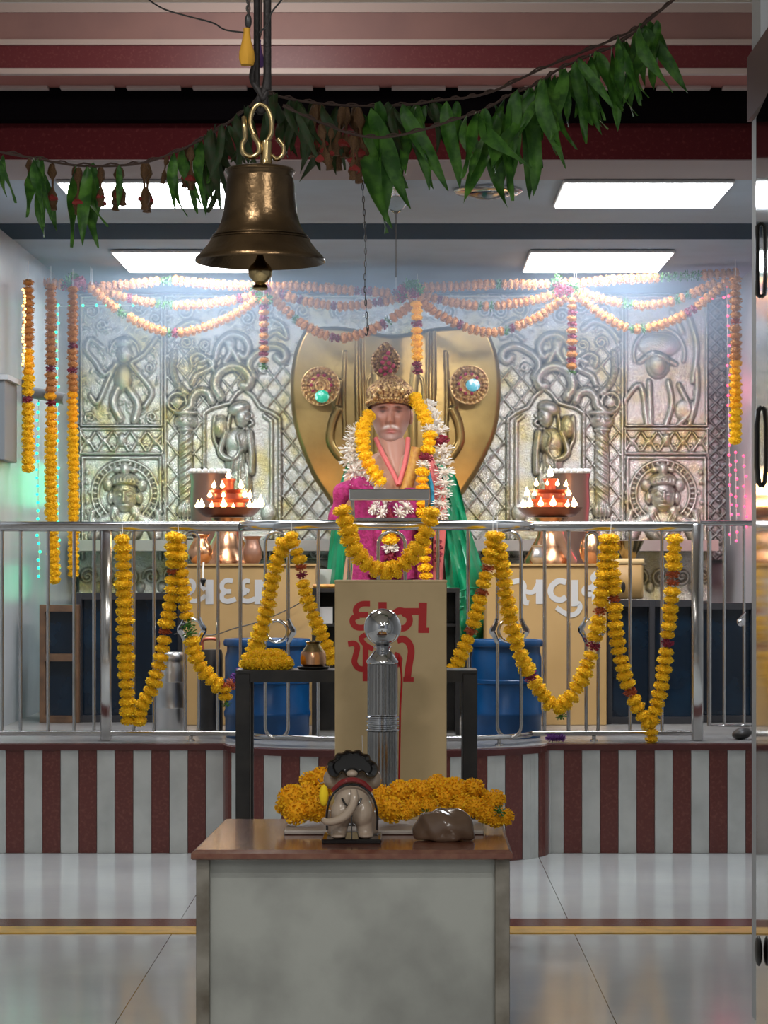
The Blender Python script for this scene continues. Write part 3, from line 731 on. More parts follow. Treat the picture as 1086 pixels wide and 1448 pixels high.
# ============================================================ railing garlands
def gy(px,off=.05): return ry(xr(px))-off
def rg(pts,off=.05): return cr([P(a,b,gy(a,off)) for a,b in pts],8)
def kindfn(acc,base='y'):
    def f(u):
        for a,b,kk in acc:
            if a<=u<=b: return kk
        return base
    return f
RB=11.5*K(5.1)
def rgarland(label,strands,off=.055):
    t=thing('marigold_garland',label,'garland',P(*strands[0][0][0],gy(strands[0][0][0][0],off)),'yellow marigold garlands tied along the railing')
    for pts,acc,rr in strands:
        beads(t,rg(pts,off),RB*rr,kindfn(acc),squash=.62)
    ts=MB().tube([P(strands[0][0][0][0],730,gy(strands[0][0][0][0],.025)),P(*strands[0][0][0],gy(strands[0][0][0][0],off))],.0015,5); ts.build('thread','card',t)
    return t
rgarland('yellow marigold garland looping from the leftmost rail post, lowest point above the platform edge',[([(173,762),(176,850),(178,940),(182,1020)],[(.66,.68,'v')],1.05),([(246,760),(244,830),(236,880),(226,935),(214,975),(198,1000),(196,1022)],[(.16,.19,'r'),(.50,.54,'r')],1.0)])
rgarland('yellow marigold garland slung left of the bench, from second tie to third',[([(252,762),(258,830),(266,885),(280,935),(300,962),(320,972),(345,945),(365,905),(380,850),(390,800),(405,758)],[(.26,.29,'g'),(.29,.31,'r'),(.50,.53,'r'),(.55,.58,'v')],1.0),([(318,975),(320,1000)],[(.8,1,'g')],.85)])
rgarland('short yellow marigold strand hanging down left side of the ochre box',[([(412,758),(422,790),(430,830),(440,865),(455,898),(472,935)],[(.22,.26,'r'),(.30,.34,'m')],.92)])
rgarland('short yellow marigold strand hanging down right side of the ochre box',[([(697,758),(690,800),(678,850),(665,895),(650,930),(641,948)],[(.20,.24,'r'),(.40,.44,'r'),(.70,.75,'r')],.92)])
rgarland('yellow marigold garland in a deep V in front of the right blue drum',[([(703,760),(713,820),(722,880),(738,930),(762,975),(790,1000),(820,965),(840,910),(850,850),(855,800),(857,760)],[(.38,.40,'m'),(.70,.72,'m'),(.80,.82,'r'),(.88,.90,'r')],1.05),([(792,1003),(794,1018)],[(.5,1,'g')],.85)])
rgarland('yellow marigold garland in a long V beside the right end post',[([(864,762),(868,850),(874,915),(888,970),(905,1005),(920,1022),(936,965),(944,900),(950,840),(954,762)],[(.14,.16,'r'),(.40,.42,'r'),(.72,.74,'m'),(.88,.91,'r')],1.0),([(920,1025),(921,1046)],[],.85)])
# centre garland over the tray stand
t=thing('marigold_garland','bright marigold garland draped in a U over the middle rail stand','garland',P(545,815,Yq-.06),'yellow marigold garlands tied along the railing')
beads(t,cr([P(a,b,Yq-.065) for a,b in [(484,722),(490,745),(500,775),(520,798),(546,808),(572,797),(592,772),(606,745),(610,722)]],8),13*q,kindfn([(.20,.23,'m'),(.90,.92,'v')]),squash=.66)

# ============================================================ things behind the railing
def drum(px,Y,rpx,label):
    k=K(Y-rpx*K(Y)); r=rpx*k; c=P(px,0,Y); H=CH+(HY-908)*k-PZ-.002
    t=thing('plastic_drum',label,'drum',(c.x,Y,PZ+.002)); z=PZ+.002
    MB().lathe([(0,z),(r*.94,z),(r*.97,z+.02),(r*.97,z+.10),(r,z+.11),(r,z+.13),(r*.97,z+.14),(r*.97,z+H*.55),(r,z+H*.56),(r,z+H*.59),(r*.975,z+H*.6),(r*.975,z+H*.82),(r*.93,z+H*.88),(r*.93,z+H*.93)],(c.x,Y,0),48).build('body','blue',t)
    MB().lathe([(0,z+H*.93),(r*.99,z+H*.93),(r*1.01,z+H*.94),(r*1.01,z+H*.975),(r*.98,z+H),(r*.9,z+H),(r*.88,z+H*.985),(0,z+H*.985)],(c.x,Y,0),48).build('lid','blue',t)
drum(378,5.36,64,'large blue plastic drum with ribbed sides left of the ochre box')
drum(716,5.36,53,'blue plastic drum behind the railing right of the ochre box')
# steel can
Y=5.5;c=P(241,0,Y);r=21.5*K(Y);z=PZ+.002;H=CH+(HY-922)*K(Y)-z
t=thing('milk_can','stainless steel milk can with grooved rim behind the left garlands','can',(c.x,Y,z))
MB().lathe([(0,z),(r*.95,z),(r,z+.01),(r,z+H*.3),(r*1.03,z+H*.31),(r,z+H*.33),(r,z+H*.62),(r*1.03,z+H*.63),(r,z+H*.65),(r*.98,z+H*.8),(r*.85,z+H*.86),(r*.84,z+H*.9)],(c.x,Y,0),32).build('body','steel_can',t)
MB().lathe([(0,z+H*.9),(r*.92,z+H*.9),(r*.94,z+H*.96),(r*.8,z+H),(0,z+H)],(c.x,Y,0),32).build('lid','steel_can',t)
Y=5.45;c=P(298,0,Y);r=17*K(Y);H=CH+(HY-905)*K(Y)-z
t=thing('dark_canister','dark canister with reddish handle between milk can and blue drum','canister',(c.x,Y,z))
MB().lathe([(0,z),(r,z),(r,z+H*.85),(r*.9,z+H*.9),(0,z+H*.9)],(c.x,Y,0),28).build('body','black',t)
MB().tube(cr([(c.x-r*.6,Y-.02,z+H*.88),(c.x-r*.6,Y-.02,z+H),(c.x+r*.6,Y-.02,z+H),(c.x+r*.6,Y-.02,z+H*.88)],5),.008,8).build('handle','diya_red',t)
c=P(788,1025,5.15)
t=thing('violet_blossoms','small bunch of violet blossoms dropped on the platform','flowers',(c.x,5.2,PZ))
for i in range(5): inst(BL['v'][0],'violet_flower',t,(c.x+(i-2)*.016,5.22,PZ+.022),(i,i,0),(.02,.02,.018))
# ---- altar counter: ochre cabinets with lettering
def cabinet(px0,px1,Y,py0,label,m,name='ochre_cabinet',cat='cabinet',dep=.30,plate=True):
    k=K(Y); X0,X1=(px0-VX)*k,(px1-VX)*k; z1=CH+(HY-py0)*k
    t=thing(name,label,cat,((X0+X1)/2,Y+dep/2,PZ+.002))
    MB().box(X0,X1,Y,Y+dep,PZ+.002,z1-.012,.003).build('front_panel',m,t,smooth=False)
    MB().box(X0-.004,X1+.004,Y-.006,Y+dep,z1-.012,z1).build('top',m,t,smooth=False)
    return t
YC=5.75
ta=cabinet(258,446,YC,797,'ochre cabinet with white painted letters, left side under the copper pots','ochre')
tb=cabinet(688,858,YC,797,'ochre cabinet with white painted letters, right side behind the garlands','ochre')
def lettering(parent,ox,oy,s,strokes):
    mb=MB(); OFF[0]=0
    for pts,w,sm in strokes:
        qv=[P(ox+u/s,oy+v/s,YC) for u,v in pts]
        if sm and len(qv)>2: qv=cr(qv,6)
        OFF[0]+=.00012
        for p in qv: p.y=YC-OFF[0]
        mb.ribbon(qv,w/s*K(YC),.001)
    mb.build('lettering','white_paint',parent,smooth=False)
lettering(ta,240,780,6.79,[([(175,285),(215,285),(232,320),(220,370),(180,410),(190,455),(240,475),(300,455),(345,420)],42,True),([(290,270),(300,320),(340,370)],40,True),([(382,270),(382,505)],75,False),
 ([(605,285),(555,275),(510,300),(500,345),(530,378),(590,382)],44,True),([(530,385),(500,420),(510,462),(560,478),(635,455)],46,True),
 ([(770,285),(725,283),(700,320),(715,360),(765,382)],42,True),([(730,388),(685,420),(700,465),(760,475),(820,450)],44,True),([(852,270),(852,505)],72,False),([(900,290),(890,340)],40,False)])
lettering(tb,700,780,5.43,[([(130,235),(190,225),(222,260),(215,320),(230,385),(260,395)],40,True),([(225,305),(290,310),(330,250),(335,215)],36,True),([(342,215),(342,402)],56,False),
 ([(545,235),(490,225),(440,260),(425,310),(450,355),(500,372),(545,350)],44,True),([(612,218),(612,420)],54,False),([(612,400),(645,400),(650,440),(610,482),(550,480),(470,430)],38,True),
 ([(780,165),(752,200),(770,240),(740,275),(690,285),(690,320),(740,330)],42,True),([(760,250),(770,400)],50,True),([(860,300),(860,402)],50,False)])
# dark cabinets / navy glass
def glasscab(px0,px1,Y,py0,label,cells,frame='wood'):
    k=K(Y); X0,X1=(px0-VX)*k,(px1-VX)*k; z1=CH+(HY-py0)*k; z0=PZ+.002
    t=thing('glass_cabinet',label,'cabinet',((X0+X1)/2,Y+.1,z0))
    MB().box(X0,X1,Y+.02,Y+.25,z0,z1-.01).build('body','navy',t,smooth=False)
    for i in range(cells+1):
        x=X0+(X1-X0)*i/cells; MB().box(x-.016,x+.016,Y-.005,Y+.02,z0,z1,.003).build('frame_upright',frame,t,smooth=False)
    for zz in (z0+.02,z1-.02): MB().box(X0,X1,Y-.004,Y+.02,zz-.018,zz+.018).build('frame_rail',frame,t,smooth=False)
    return t,X0,X1,z0,z1
M['dark_frame']=mat('dark_frame',(.03,.03,.035),.35)
t,X0,X1,z0,z1=glasscab(60,108,5.84,855,'narrow wood framed glass cabinet in the left corner',1)
MB().box(X0,X1,5.834,5.86,z0+.34,z0+.38).build('frame_rail','wood',t,smooth=False)
glasscab(112,255,5.86,838,'dark blue glass fronted cabinet behind the left railing bars',2,'dark_frame')
glasscab(862,982,5.80,848,'dark blue glass fronted cabinet behind the right end garland',2,'dark_frame')
glasscab(988,1066,5.85,852,'dark blue glass cabinet behind the narrow gate on the right',1,'dark_frame')
# black unit in the middle, low throne
k=K(5.42);X0,X1=(441-VX)*k,(650-VX)*k;z1=CH+(HY-832)*k
t=thing('black_shelf_unit','black open shelf unit directly behind the ochre box','shelf',((X0+X1)/2,5.5,PZ+.002))
MB().box(X0,X1,5.42,5.62,z1-.02,z1).build('top','black',t,smooth=False)
for x in (X0,X1-.02): MB().box(x,x+.02,5.42,5.62,PZ+.002,z1-.02).build('side_panel','black',t,smooth=False)
MB().box(X0+.02,X1-.02,5.58,5.60,PZ+.002,z1-.02).build('back_panel','black',t,smooth=False)
zz=CH+(HY-882)*k; MB().box(X0+.02,X1-.02,5.43,5.58,zz-.015,zz).build('shelf','black',t,smooth=False)
c=P(458,868,5.44); tag(MB().box(c.x-.045,c.x+.045,5.435,5.44,zz+.0005,zz+.085).build('paper_card','card',smooth=False),'white card with pink mark leaning on the black shelf','card')
tag(MB().box(c.x-.06,c.x+.10,5.45,5.55,z1+.0005,z1+.02,.004).build('folded_cloth','gold_cloth'),'folded gold cloth on top of the black shelf unit','cloth')
# ============================================================ EMBOSSED METAL
class Relief:
    def __init__(s,x0,x1,y0,y1,step=1.0):
        s.x0,s.y0,s.st=x0,y0,step
        s.nx=int((x1-x0)/step)+1; s.ny=int((y1-y0)/step)+1
        s.X,s.Y=np.meshgrid(x0+np.arange(s.nx)*step,y0+np.arange(s.ny)*step); s.H=np.zeros_like(s.X)
    def win(s,a,b,c,d):
        i0=max(0,int((c-s.y0)/s.st)); i1=min(s.ny,int((d-s.y0)/s.st)+2); j0=max(0,int((a-s.x0)/s.st)); j1=min(s.nx,int((b-s.x0)/s.st)+2)
        return (slice(i0,i1),slice(j0,j1)) if i1>i0 and j1>j0 else None
    def stroke(s,pts,w,h,sm=True,on=False,flat=False):
        if sm and len(pts)>2: pts=[(p.x,p.y) for p in cr([(a,b,0) for a,b in pts],5)]
        xs=[p[0] for p in pts]; ys=[p[1] for p in pts]
        q=s.win(min(xs)-w,max(xs)+w,min(ys)-w,max(ys)+w)
        if q is None: return
        X,Y=s.X[q],s.Y[q]; D=np.full(X.shape,1e9)
        for (ax,ay),(bx,by) in zip(pts,pts[1:]):
            dx,dy=bx-ax,by-ay; L=dx*dx+dy*dy+1e-9
            t=np.clip(((X-ax)*dx+(Y-ay)*dy)/L,0,1); D=np.minimum(D,np.hypot(X-ax-t*dx,Y-ay-t*dy))
        pr=h*np.sqrt(np.clip(1-(D/w)**2,0,1)) if not flat else h*(D<w)
        s.H[q]= s.H[q]+pr if on else np.maximum(s.H[q],pr)
    def blob(s,cx,cy,rx,ry_,h,ang=0,on=False,neg=False):
        R=max(rx,ry_); q=s.win(cx-R,cx+R,cy-R,cy+R)
        if q is None: return
        c,sn=math.cos(ang),math.sin(ang); u=((s.X[q]-cx)*c+(s.Y[q]-cy)*sn)/rx; v=(-(s.X[q]-cx)*sn+(s.Y[q]-cy)*c)/ry_
        pr=h*np.sqrt(np.clip(1-u*u-v*v,0,1))
        s.H[q]= s.H[q]-pr if neg else (s.H[q]+pr if on else np.maximum(s.H[q],pr))
    def ringbeads(s,cx,cy,r,n,b,h):
        for i in range(n): a=2*PI*i/n; s.blob(cx+r*math.cos(a),cy+r*math.sin(a),b,b,h)
    def circle(s,cx,cy,r,w,h,a0=0,a1=2*PI): s.stroke([(cx+r*math.cos(a0+(a1-a0)*i/28),cy+r*math.sin(a0+(a1-a0)*i/28)) for i in range(29)],w,h,sm=False)
    def rect(s,a,b,c,d,w,h): s.stroke([(a,c),(b,c),(b,d),(a,d),(a,c)],w,h,sm=False)
    def inside(s,poly):
        m=np.zeros(s.X.shape,bool); n=len(poly)
        for i in range(n):
            (x1,y1),(x2,y2)=poly[i],poly[(i+1)%n]
            if y1==y2: continue
            c=((s.Y>min(y1,y2))&(s.Y<=max(y1,y2)))&(s.X<(s.Y-y1)*(x2-x1)/(y2-y1)+x1); m^=c
        return m
    def lattice(s,mask,per,w,h,slope=1.25):
        for sg in (1,-1):
            d=(s.X+sg*s.Y/slope)%per; d=np.minimum(d,per-d); pr=h*np.sqrt(np.clip(1-(d/w)**2,0,1))
            s.H=np.where(mask,np.maximum(s.H,pr),s.H)
    def stipple(s,mask,amp,seed=0):
        r=np.random.RandomState(seed); n=r.rand(*s.X.shape)
        n=(n+np.roll(n,1,0)+np.roll(n,1,1))/3-.5; s.H=s.H+np.where(mask,n*amp,0)
    def curl(s,cx,cy,r,a0,turns,w,h,dirn=1):
        s.stroke([(cx+r*(1-.75*i/18)*math.cos(a0+dirn*turns*2*PI*i/18),cy+r*(1-.75*i/18)*math.sin(a0+dirn*turns*2*PI*i/18)) for i in range(19)],w,h,sm=False)
    def mesh(s,name,m,parent,Yw,mask=None,attr=None):
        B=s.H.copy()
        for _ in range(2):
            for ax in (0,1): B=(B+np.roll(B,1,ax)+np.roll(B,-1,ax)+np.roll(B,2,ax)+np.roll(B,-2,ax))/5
        cav_shade=np.clip((B-s.H)*.38+.04,0,1).reshape(-1)  # hollows darkened by colour to imitate shade in the relief
        s.H=s.H*1.2
        k=Yw/F; off=W[parent.name] if parent is not None else Vector((0,0,0))
        co=np.stack([(s.X-VX)*k-off.x, Yw-s.H*k-off.y, CH+(HY-s.Y)*k-off.z],-1).reshape(-1,3)
        ii=np.arange(s.nx*s.ny).reshape(s.ny,s.nx)
        a,b,c,d=ii[:-1,:-1],ii[:-1,1:],ii[1:,1:],ii[1:,:-1]
        fq=np.stack([a,d,c,b],-1).reshape(-1,4)
        if mask is not None:
            mm=(mask[:-1,:-1]&mask[1:,1:]&mask[:-1,1:]&mask[1:,:-1]).reshape(-1); fq=fq[mm]
        used=np.unique(fq); remap=-np.ones(s.nx*s.ny,int); remap[used]=np.arange(len(used)); fq=remap[fq]; co=co[used]; cav_shade=cav_shade[used]
        me=bpy.data.meshes.new(name); me.vertices.add(len(co)); me.vertices.foreach_set('co',co.astype(np.float32).ravel())
        n=len(fq); me.loops.add(4*n); me.loops.foreach_set('vertex_index',fq.astype(np.int32).ravel())
        me.polygons.add(n); me.polygons.foreach_set('loop_start',np.arange(n,dtype=np.int32)*4)
        me.update(calc_edges=True)
        at=me.attributes.new('v','FLOAT','POINT'); at.data.foreach_set('value',cav_shade.astype(np.float32)); me.validate(); me.shade_smooth()
        o=bpy.data.objects.new(name,me); col.objects.link(o); me.materials.append(M[m])
        if parent is not None: o.parent=parent
        W[o.name]=off.copy(); return o
YW=6.97
EW=thing('embossed_wall','tall embossed silver metal wall covering behind the statue','wall panel',P(557,850,YW))
def mirror_fn(cx): return lambda p:(2*cx-p[0],p[1])
def side_panels(x0,x1,mir,side):
    cx=(x0+x1)/2; X=(lambda v:v) if not mir else (lambda v:x0+x1-v)
    # x coordinates below are written for the left column 112..232
    def T(pts): return [(X(a-112+x0) ,b) for a,b in pts]
    def tx(a): return X(a-112+x0)
    # upper figure
    R=Relief(x0,x1,416,606); R.rect(x0+3,x1-3,420,602,2,4)
    def fl(pts,w,h,**k): R.stroke(T(pts),w,h,**k)
    R.blob(tx(176),500,11,14,7); R.blob(tx(176),484,13,8,6); R.circle(tx(176),498,20,2.2,4,PI,2*PI)
    R.stipple(np.ones(R.X.shape,bool),.8,3)
    R.blob(tx(174),535,13,20,8); fl([(165,515),(148,530),(135,512),(122,495),(128,480),(145,492)],4,5); fl([(185,515),(202,535),(215,555),(205,575)],4,5)
    fl([(188,512),(205,500),(222,478)],3.5,5); fl([(160,520),(150,545),(138,570),(128,560)],4,5)
    fl([(166,550),(160,570),(170,592)],6,7); fl([(182,550),(195,572),(190,594)],6,7)
    for a,b,r in ((130,440,12),(160,430,10),(195,436,12),(220,450,9),(128,590,8),(215,590,8),(145,460,9),(212,520,8)): R.curl(tx(a),b,r,a,1.4,1.8,3.5)
    for i in range(190): 
        a=random.uniform(x0+6,x1-6); b=random.uniform(422,598); t=random.uniform(0,3); R.stroke([(a,b),(a+5*math.cos(t),b+5*math.sin(t))],1.3,2.2,sm=False)
    lab='upper left embossed silver panel with a many-armed dancing figure' if side=='left' else 'upper right embossed silver panel with a seated turbaned figure'
    if side!='left':
        R.H*=.0; R.rect(x0+3,x1-3,420,602,2,4); R.stipple(np.ones(R.X.shape,bool),.8,4)
        R.blob(930,515,17,21,8); R.blob(932,488,30,18,7); R.blob(930,515,12,16,3,on=True)
        R.circle(932,500,36,2.5,4,PI*.9,PI*2.1); R.stroke([(905,512),(925,500),(955,515)],4,4,on=True)
        for q_ in ([(880,570),(905,545),(915,600)],[(918,540),(920,600)],[(945,540),(950,570),(942,600)],[(960,545),(975,580),(960,600)],[(985,520),(985,560),(975,600)],[(975,450),(985,490),(980,540)],[(950,440),(965,470)]): R.stroke(q_,4,5)
        R.blob(970,580,16,16,5)
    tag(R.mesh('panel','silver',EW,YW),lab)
    # floral band
    R=Relief(x0,x1,606,642); R.rect(x0+2,x1-2,607,641,1.8,3.5); R.stipple(np.ones(R.X.shape,bool),.7,5)
    for i in range(5):
        a=x0+12+24*i; R.stroke([(a-10,612),(a,624),(a+10,612)],2,3.6); R.stroke([(a-10,637),(a,624),(a+10,637)],2,3.6); R.blob(a,624,5,6,4.5); R.curl(a+11,632,6,0,1.2,1.5,3)
    R.blob((x0+x1)/2,622,7,10,6)
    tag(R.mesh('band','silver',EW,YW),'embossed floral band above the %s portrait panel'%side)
    # portrait
    R=Relief(x0,x1,642,792); R.rect(x0+5,x1-5,647,800,2.6,4.5); R.stipple(np.ones(R.X.shape,bool),.8,6)
    cy=698; c_=tx(177)
    R.circle(c_,cy,47,2.0,4); R.circle(c_,cy,38,2.0,4); R.ringbeads(c_,cy,42.5,36,2.8,4)
    R.blob(c_,cy+4,18,24,14); R.blob(c_,cy-18,20,12,13); R.blob(c_,cy-34,8,11,9)
    for s_ in (-1,1):
        R.blob(c_+s_*20,cy+6,5,9,7); R.blob(c_+s_*23,cy+20,3,5,6); R.stroke([(c_+s_*3,cy-2),(c_+s_*8,cy-5),(c_+s_*14,cy-2)],1.4,1.8,on=True); R.blob(c_+s_*8,cy+2,4,2.3,2,on=True)
        R.stroke([(c_+s_*14,cy+24),(c_+s_*18,cy+34),(c_+s_*34,cy+42),(c_+s_*44,cy+60)],9,8); R.blob(c_+s_*44,cy+44,8,12,7); R.stroke([(c_+s_*44,cy+60),(c_+s_*48,cy+40),(c_+s_*46,cy+26)],5,7)
        R.blob(c_+s_*12,cy-34,6,5,6); R.blob(c_+s_*24,cy-12,7,9,6)
    R.stroke([(c_,cy-2),(c_,cy+10)],2.6,3.2,on=True); R.blob(c_,cy+11,5,3,2.4,on=True); R.stroke([(c_-6,cy+18),(c_,cy+17),(c_+6,cy+18)],1.8,2,on=True); R.stroke([(c_-17,cy-12),(c_,cy-16),(c_+17,cy-12)],2,3,on=True)
    for j in range(-3,4): R.blob(c_+j*5,cy-20+abs(j),2,3.4,2.6,on=True)
    R.blob(c_,cy+48,26,24,10); R.stroke([(c_-12,cy+28),(c_,cy+48),(c_+12,cy+28)],2,2.5,on=True); R.stroke([(c_-18,cy+32),(c_,cy+62),(c_+18,cy+32)],2,2.2,on=True); R.blob(c_,cy+52,4,5,2,on=True)
    for s_ in (-1,1):
        for j in range(6): R.blob(c_+s_*(50+random.random()*5),cy-30+j*14,3,4,3)
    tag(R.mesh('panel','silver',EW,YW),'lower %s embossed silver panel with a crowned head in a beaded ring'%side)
side_panels(112,232,False,'left'); side_panels(882,1002,True,'right')
# border strips
for (a,b,lab,g) in ((97,112,'narrow embossed border strip in the green-lit left corner',0),(1002,1036,'embossed border strip with diamond pattern beside the red lights',1)):
    R=Relief(a,b,416,792); R.lattice(np.ones(R.X.shape,bool),17,1.6,3,1.0); R.stipple(np.ones(R.X.shape,bool),1.2,8)
    for i in range(26): R.blob((a+b)/2+random.uniform(-4,4),408+i*15,4,3,3.5)
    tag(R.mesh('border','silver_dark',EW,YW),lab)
# lower band of the wall
R=Relief(112,1002,792,850); R.stipple(np.ones(R.X.shape,bool),1.0,9)
for i in range(30): R.curl(124+30*i,815,12,i,1.3,2.2,4,1 if i%2 else -1); R.blob(124+30*i+15,830,6,8,4)
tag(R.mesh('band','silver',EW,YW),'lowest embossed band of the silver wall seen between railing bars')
# centre panel
R=Relief(232,882,416,792)
cxm=557.0
both=[lambda p:p, mirror_fn(cxm)]
allm=np.ones(R.X.shape,bool)
top=R.Y<(520-.28*np.abs(np.abs(R.X-cxm)-180))
latt=(~top)&(R.Y>470)
R.lattice(latt,25,1.5,3.0,1.22)
rr_=random.Random(5)
for i in range(420):
    a=rr_.uniform(236,878); b=rr_.uniform(420,520); t=rr_.uniform(0,3); l=rr_.uniform(2,6); R.stroke([(a,b),(a+l*math.cos(t),b+l*math.sin(t))],rr_.uniform(1.0,1.9),rr_.uniform(1.5,3.2),sm=False)
lean=1.0
for mf in both:
    def stq(pts,w,h,**k): R.stroke([mf(p) for p in pts],w,h,**k)
    def blq(cx,cy,rx,ry_,h,ang=0,**k):
        q_=mf((cx,cy)); R.blob(q_[0],q_[1],rx,ry_,h,ang if mf is both[0] else -ang,**k)
    # niche
    poly=[mf(p) for p in [(291,760),(291,586),(300,577),(325,570),(335,556),(345,550),(358,560),(368,576),(385,584),(394,592),(394,760)]]
    ins=R.inside(poly); R.H[ins]=0; R.stipple(ins,1.0,11)
    stq([(289,760),(289,584),(300,577),(325,570),(335,556),(345,550),(358,560),(368,576),(385,584),(396,592),(396,760)],3.0,5.5,sm=False)
    stq([(384,760),(384,596),(374,588)],3,4.5,sm=False)
    for i in range(26): blq(289,592+6.4*i,2.6,2.4,7); blq(396,598+6.4*i,2.6,2.4,7)
    # pillar
    for a,b,h in ((253,273,10),):
        cxp=(a+b)/2
        for yy in range(612,716,2): blq(cxp,yy,9+1.5*math.sin((yy-612)/104*PI),5,9)
        for i in range(10): stq([(cxp-9,620+i*10),(cxp,614+i*10),(cxp+9,606+i*10)],1.6,2.4,on=True)
        blq(cxp,596,17,12,11); blq(cxp,584,19,5,10); blq(cxp,608,12,5,11); blq(cxp,722,14,12,11); blq(cxp,738,17,7,10)
        for j in (-8,-3,3,8): stq([(cxp+j,735),(cxp+j*1.2,722),(cxp+j*.9,714)],1.8,2.5,on=True)
        blq(cxp-7,592,5,5,3,on=True); blq(cxp+7,592,5,5,3,on=True)
        R.rect(*sorted([mf((cxp-15,0))[0],mf((cxp+15,0))[0]]),744,760,2,5)
    # big scrolls
    stq([(312,561),(304,545),(311,526),(328,518),(344,522),(354,535),(350,546),(344,545)],7.5,11)
    stq([(320,528),(330,524),(340,529),(346,538)],1.6,2.6,on=True)
    stq([(300,567),(295,556),(283,553),(273,561),(270,574),(260,582)],6.5,10)
    stq([(305,507),(309,489),(324,474),(344,477),(352,492),(346,505),(338,500)],5,8)
    stq([(359,533),(352,517),(359,503),(382,490),(400,494),(404,505),(398,511),(391,505)],5.5,8.5)
    stq([(246,500),(245,526),(253,545),(264,556)],5,7); 
    for i in range(9): blq(246+ (i>4)*(i-4)*3,500+i*7,2.4,2.4,3,on=True)
    q_=mf((251,569)); R.circle(q_[0],q_[1],13,2.6,6); R.blob(q_[0],q_[1],8,8,5)
    stq([(272,543),(278,531),(292,524),(302,516),(296,508),(285,512)],4.5,7); stq([(272,518),(270,506),(281,500),(294,508),(306,530)],3.5,6)
    stq([(318,512),(326,498),(322,484),(332,500),(340,516)],5,8); blq(326,486,8,10,9)
    stq([(375,480),(390,470),(405,478),(400,460),(385,452)],3.5,5); stq([(240,480),(255,462),(275,455),(290,465)],4,6)
    for a,b,r in ((262,440,13),(292,432,11),(320,446,13),(350,450,11),(378,436,12),(405,440,10),(250,415,9),(280,412,10),(310,415,10),(340,420,10),(370,412,9),(400,415,10),(428,440,11),(450,430,12),(480,440,12),(430,412,9),(470,412,10),(510,430,12),(535,415,10),(505,412,9),(264,484,9),(290,488,8),(372,520,7)):
        q_=mf((a,b)); R.curl(q_[0],q_[1],r,a,1.5,2.1,4.2,1 if mf is both[0] else -1)
    # standing figure with a sack
    blq(343,590,11,15,12,.15); blq(338,578,16,11,13,-.3); stq([(350,582),(357,587),(352,592)],2.2,3,on=True); stq([(353,592),(358,598),(353,602)],2.5,5); blq(351,594,3,2,2,on=True)
    stq([(325,588),(323,610),(330,622)],3,7); blq(312,604,12,17,12); stq([(304,590),(303,618),(309,634)],3,8)
    blq(335,625,19,20,12); blq(333,650,15,24,11); blq(340,690,17,42,10); stq([(353,612),(356,640),(356,668)],5,12); stq([(320,612),(312,640),(330,650),(342,636)],5,13)
    stq([(338,620),(342,650),(345,668)],1.8,2.2,on=True); stq([(330,650),(325,690),(326,735)],2,2.6,on=True); stq([(340,655),(340,700),(345,735)],2,2.6,on=True); stq([(350,655),(352,690),(356,735)],2,2.6,on=True)
    stq([(345,606),(336,618),(340,628)],2,2.6,on=True)
    blq(380,725,11,14,6); blq(300,728,8,12,5)
    stq([(232,768),(557,768)],4,6,sm=False)
R.stipple(allm,.5,12)
for i in range(21):
    R.blob(250+30*i,780,9,8,5); R.curl(265+30*i,782,8,i,1.2,2,4)
R.rect(234,880,419,790,2.2,4)
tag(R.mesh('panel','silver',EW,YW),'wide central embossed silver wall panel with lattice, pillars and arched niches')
# ledge and bright white surface behind the statue
tag(MB().box(-2.1,2.0,6.72,6.95,CH+(HY-766)*6.8/F-.06,CH+(HY-764)*6.8/F).build('stone_ledge','grey_slab',smooth=False),'grey stone ledge along the foot of the embossed wall','ledge')
tag(MB().box(-1.24,1.16,6.08,6.70,CH-.12,CH-.02).build('altar_slab','tile_white',smooth=False),'white marble altar surface behind the statue, bright between the railing bars','altar')
tag(MB().box(-1.2,1.12,6.3,6.7,PZ+.003,CH-.121).build('altar_base','tile_white',smooth=False),'white tiled altar base hidden behind the cabinets','altar')

# ============================================================ BRASS HOOD
YH=6.62
R=Relief(400,722,455,800)
outl=[(430,467),(440,463),(480,462),(520,468),(555,474),(590,468),(630,462),(678,462),(690,468),(702,495),(708,530),(708,570),(702,610),(690,640),(676,668),(655,700),(630,738),(600,775),(556,796),(515,775),(484,738),(462,705),(442,675),(427,640),(416,605),(411,570),(411,530),(417,495)]
ol=[(p.x,p.y) for p in cr([(a,b,0) for a,b in outl],5,closed=True)]
msk=R.inside(ol)
u=(R.X-559)/150; v=(R.Y-600)/160
R.H=14-10*u**2-5*np.clip(v,0,1)**2
edge=np.full(R.X.shape,1e9)
for (ax,ay),(bx,by) in zip(ol,ol[1:]+ol[:1]):
    dx,dy=bx-ax,by-ay; L_=dx*dx+dy*dy+1e-9; t_=np.clip(((R.X-ax)*dx+(R.Y-ay)*dy)/L_,0,1); edge=np.minimum(edge,np.hypot(R.X-ax-t_*dx,R.Y-ay-t_*dy))
R.H=R.H-8*np.clip(1-edge/7,0,1)**2
for s_ in (-1,1):
    def hx(pts): return [(559+s_*(a-559),b) for a,b in pts]
    R.stroke(hx([(505,470),(505,560),(507,640)]),3,4,on=True); R.stroke(hx([(513,470),(514,560),(517,640)]),2.5,4,on=True)
    R.stroke(hx([(488,500),(486,560),(488,620)]),3,3,on=True)
    R.stroke(hx([(478,580),(470,600),(468,625),(480,645),(492,655)]),6,5,on=True); R.stroke(hx([(474,575),(478,560),(480,540)]),4,4,on=True)
    R.stroke(hx([(530,520),(534,560),(534,640)]),6,3,on=True)
    R.stroke(hx([(527,530),(520,545),(519,600)]),2,2,on=True)
hood=thing('brass_hood','large brass serpent hood standing behind the crowned statue','hood',P(559,790,YH)); 
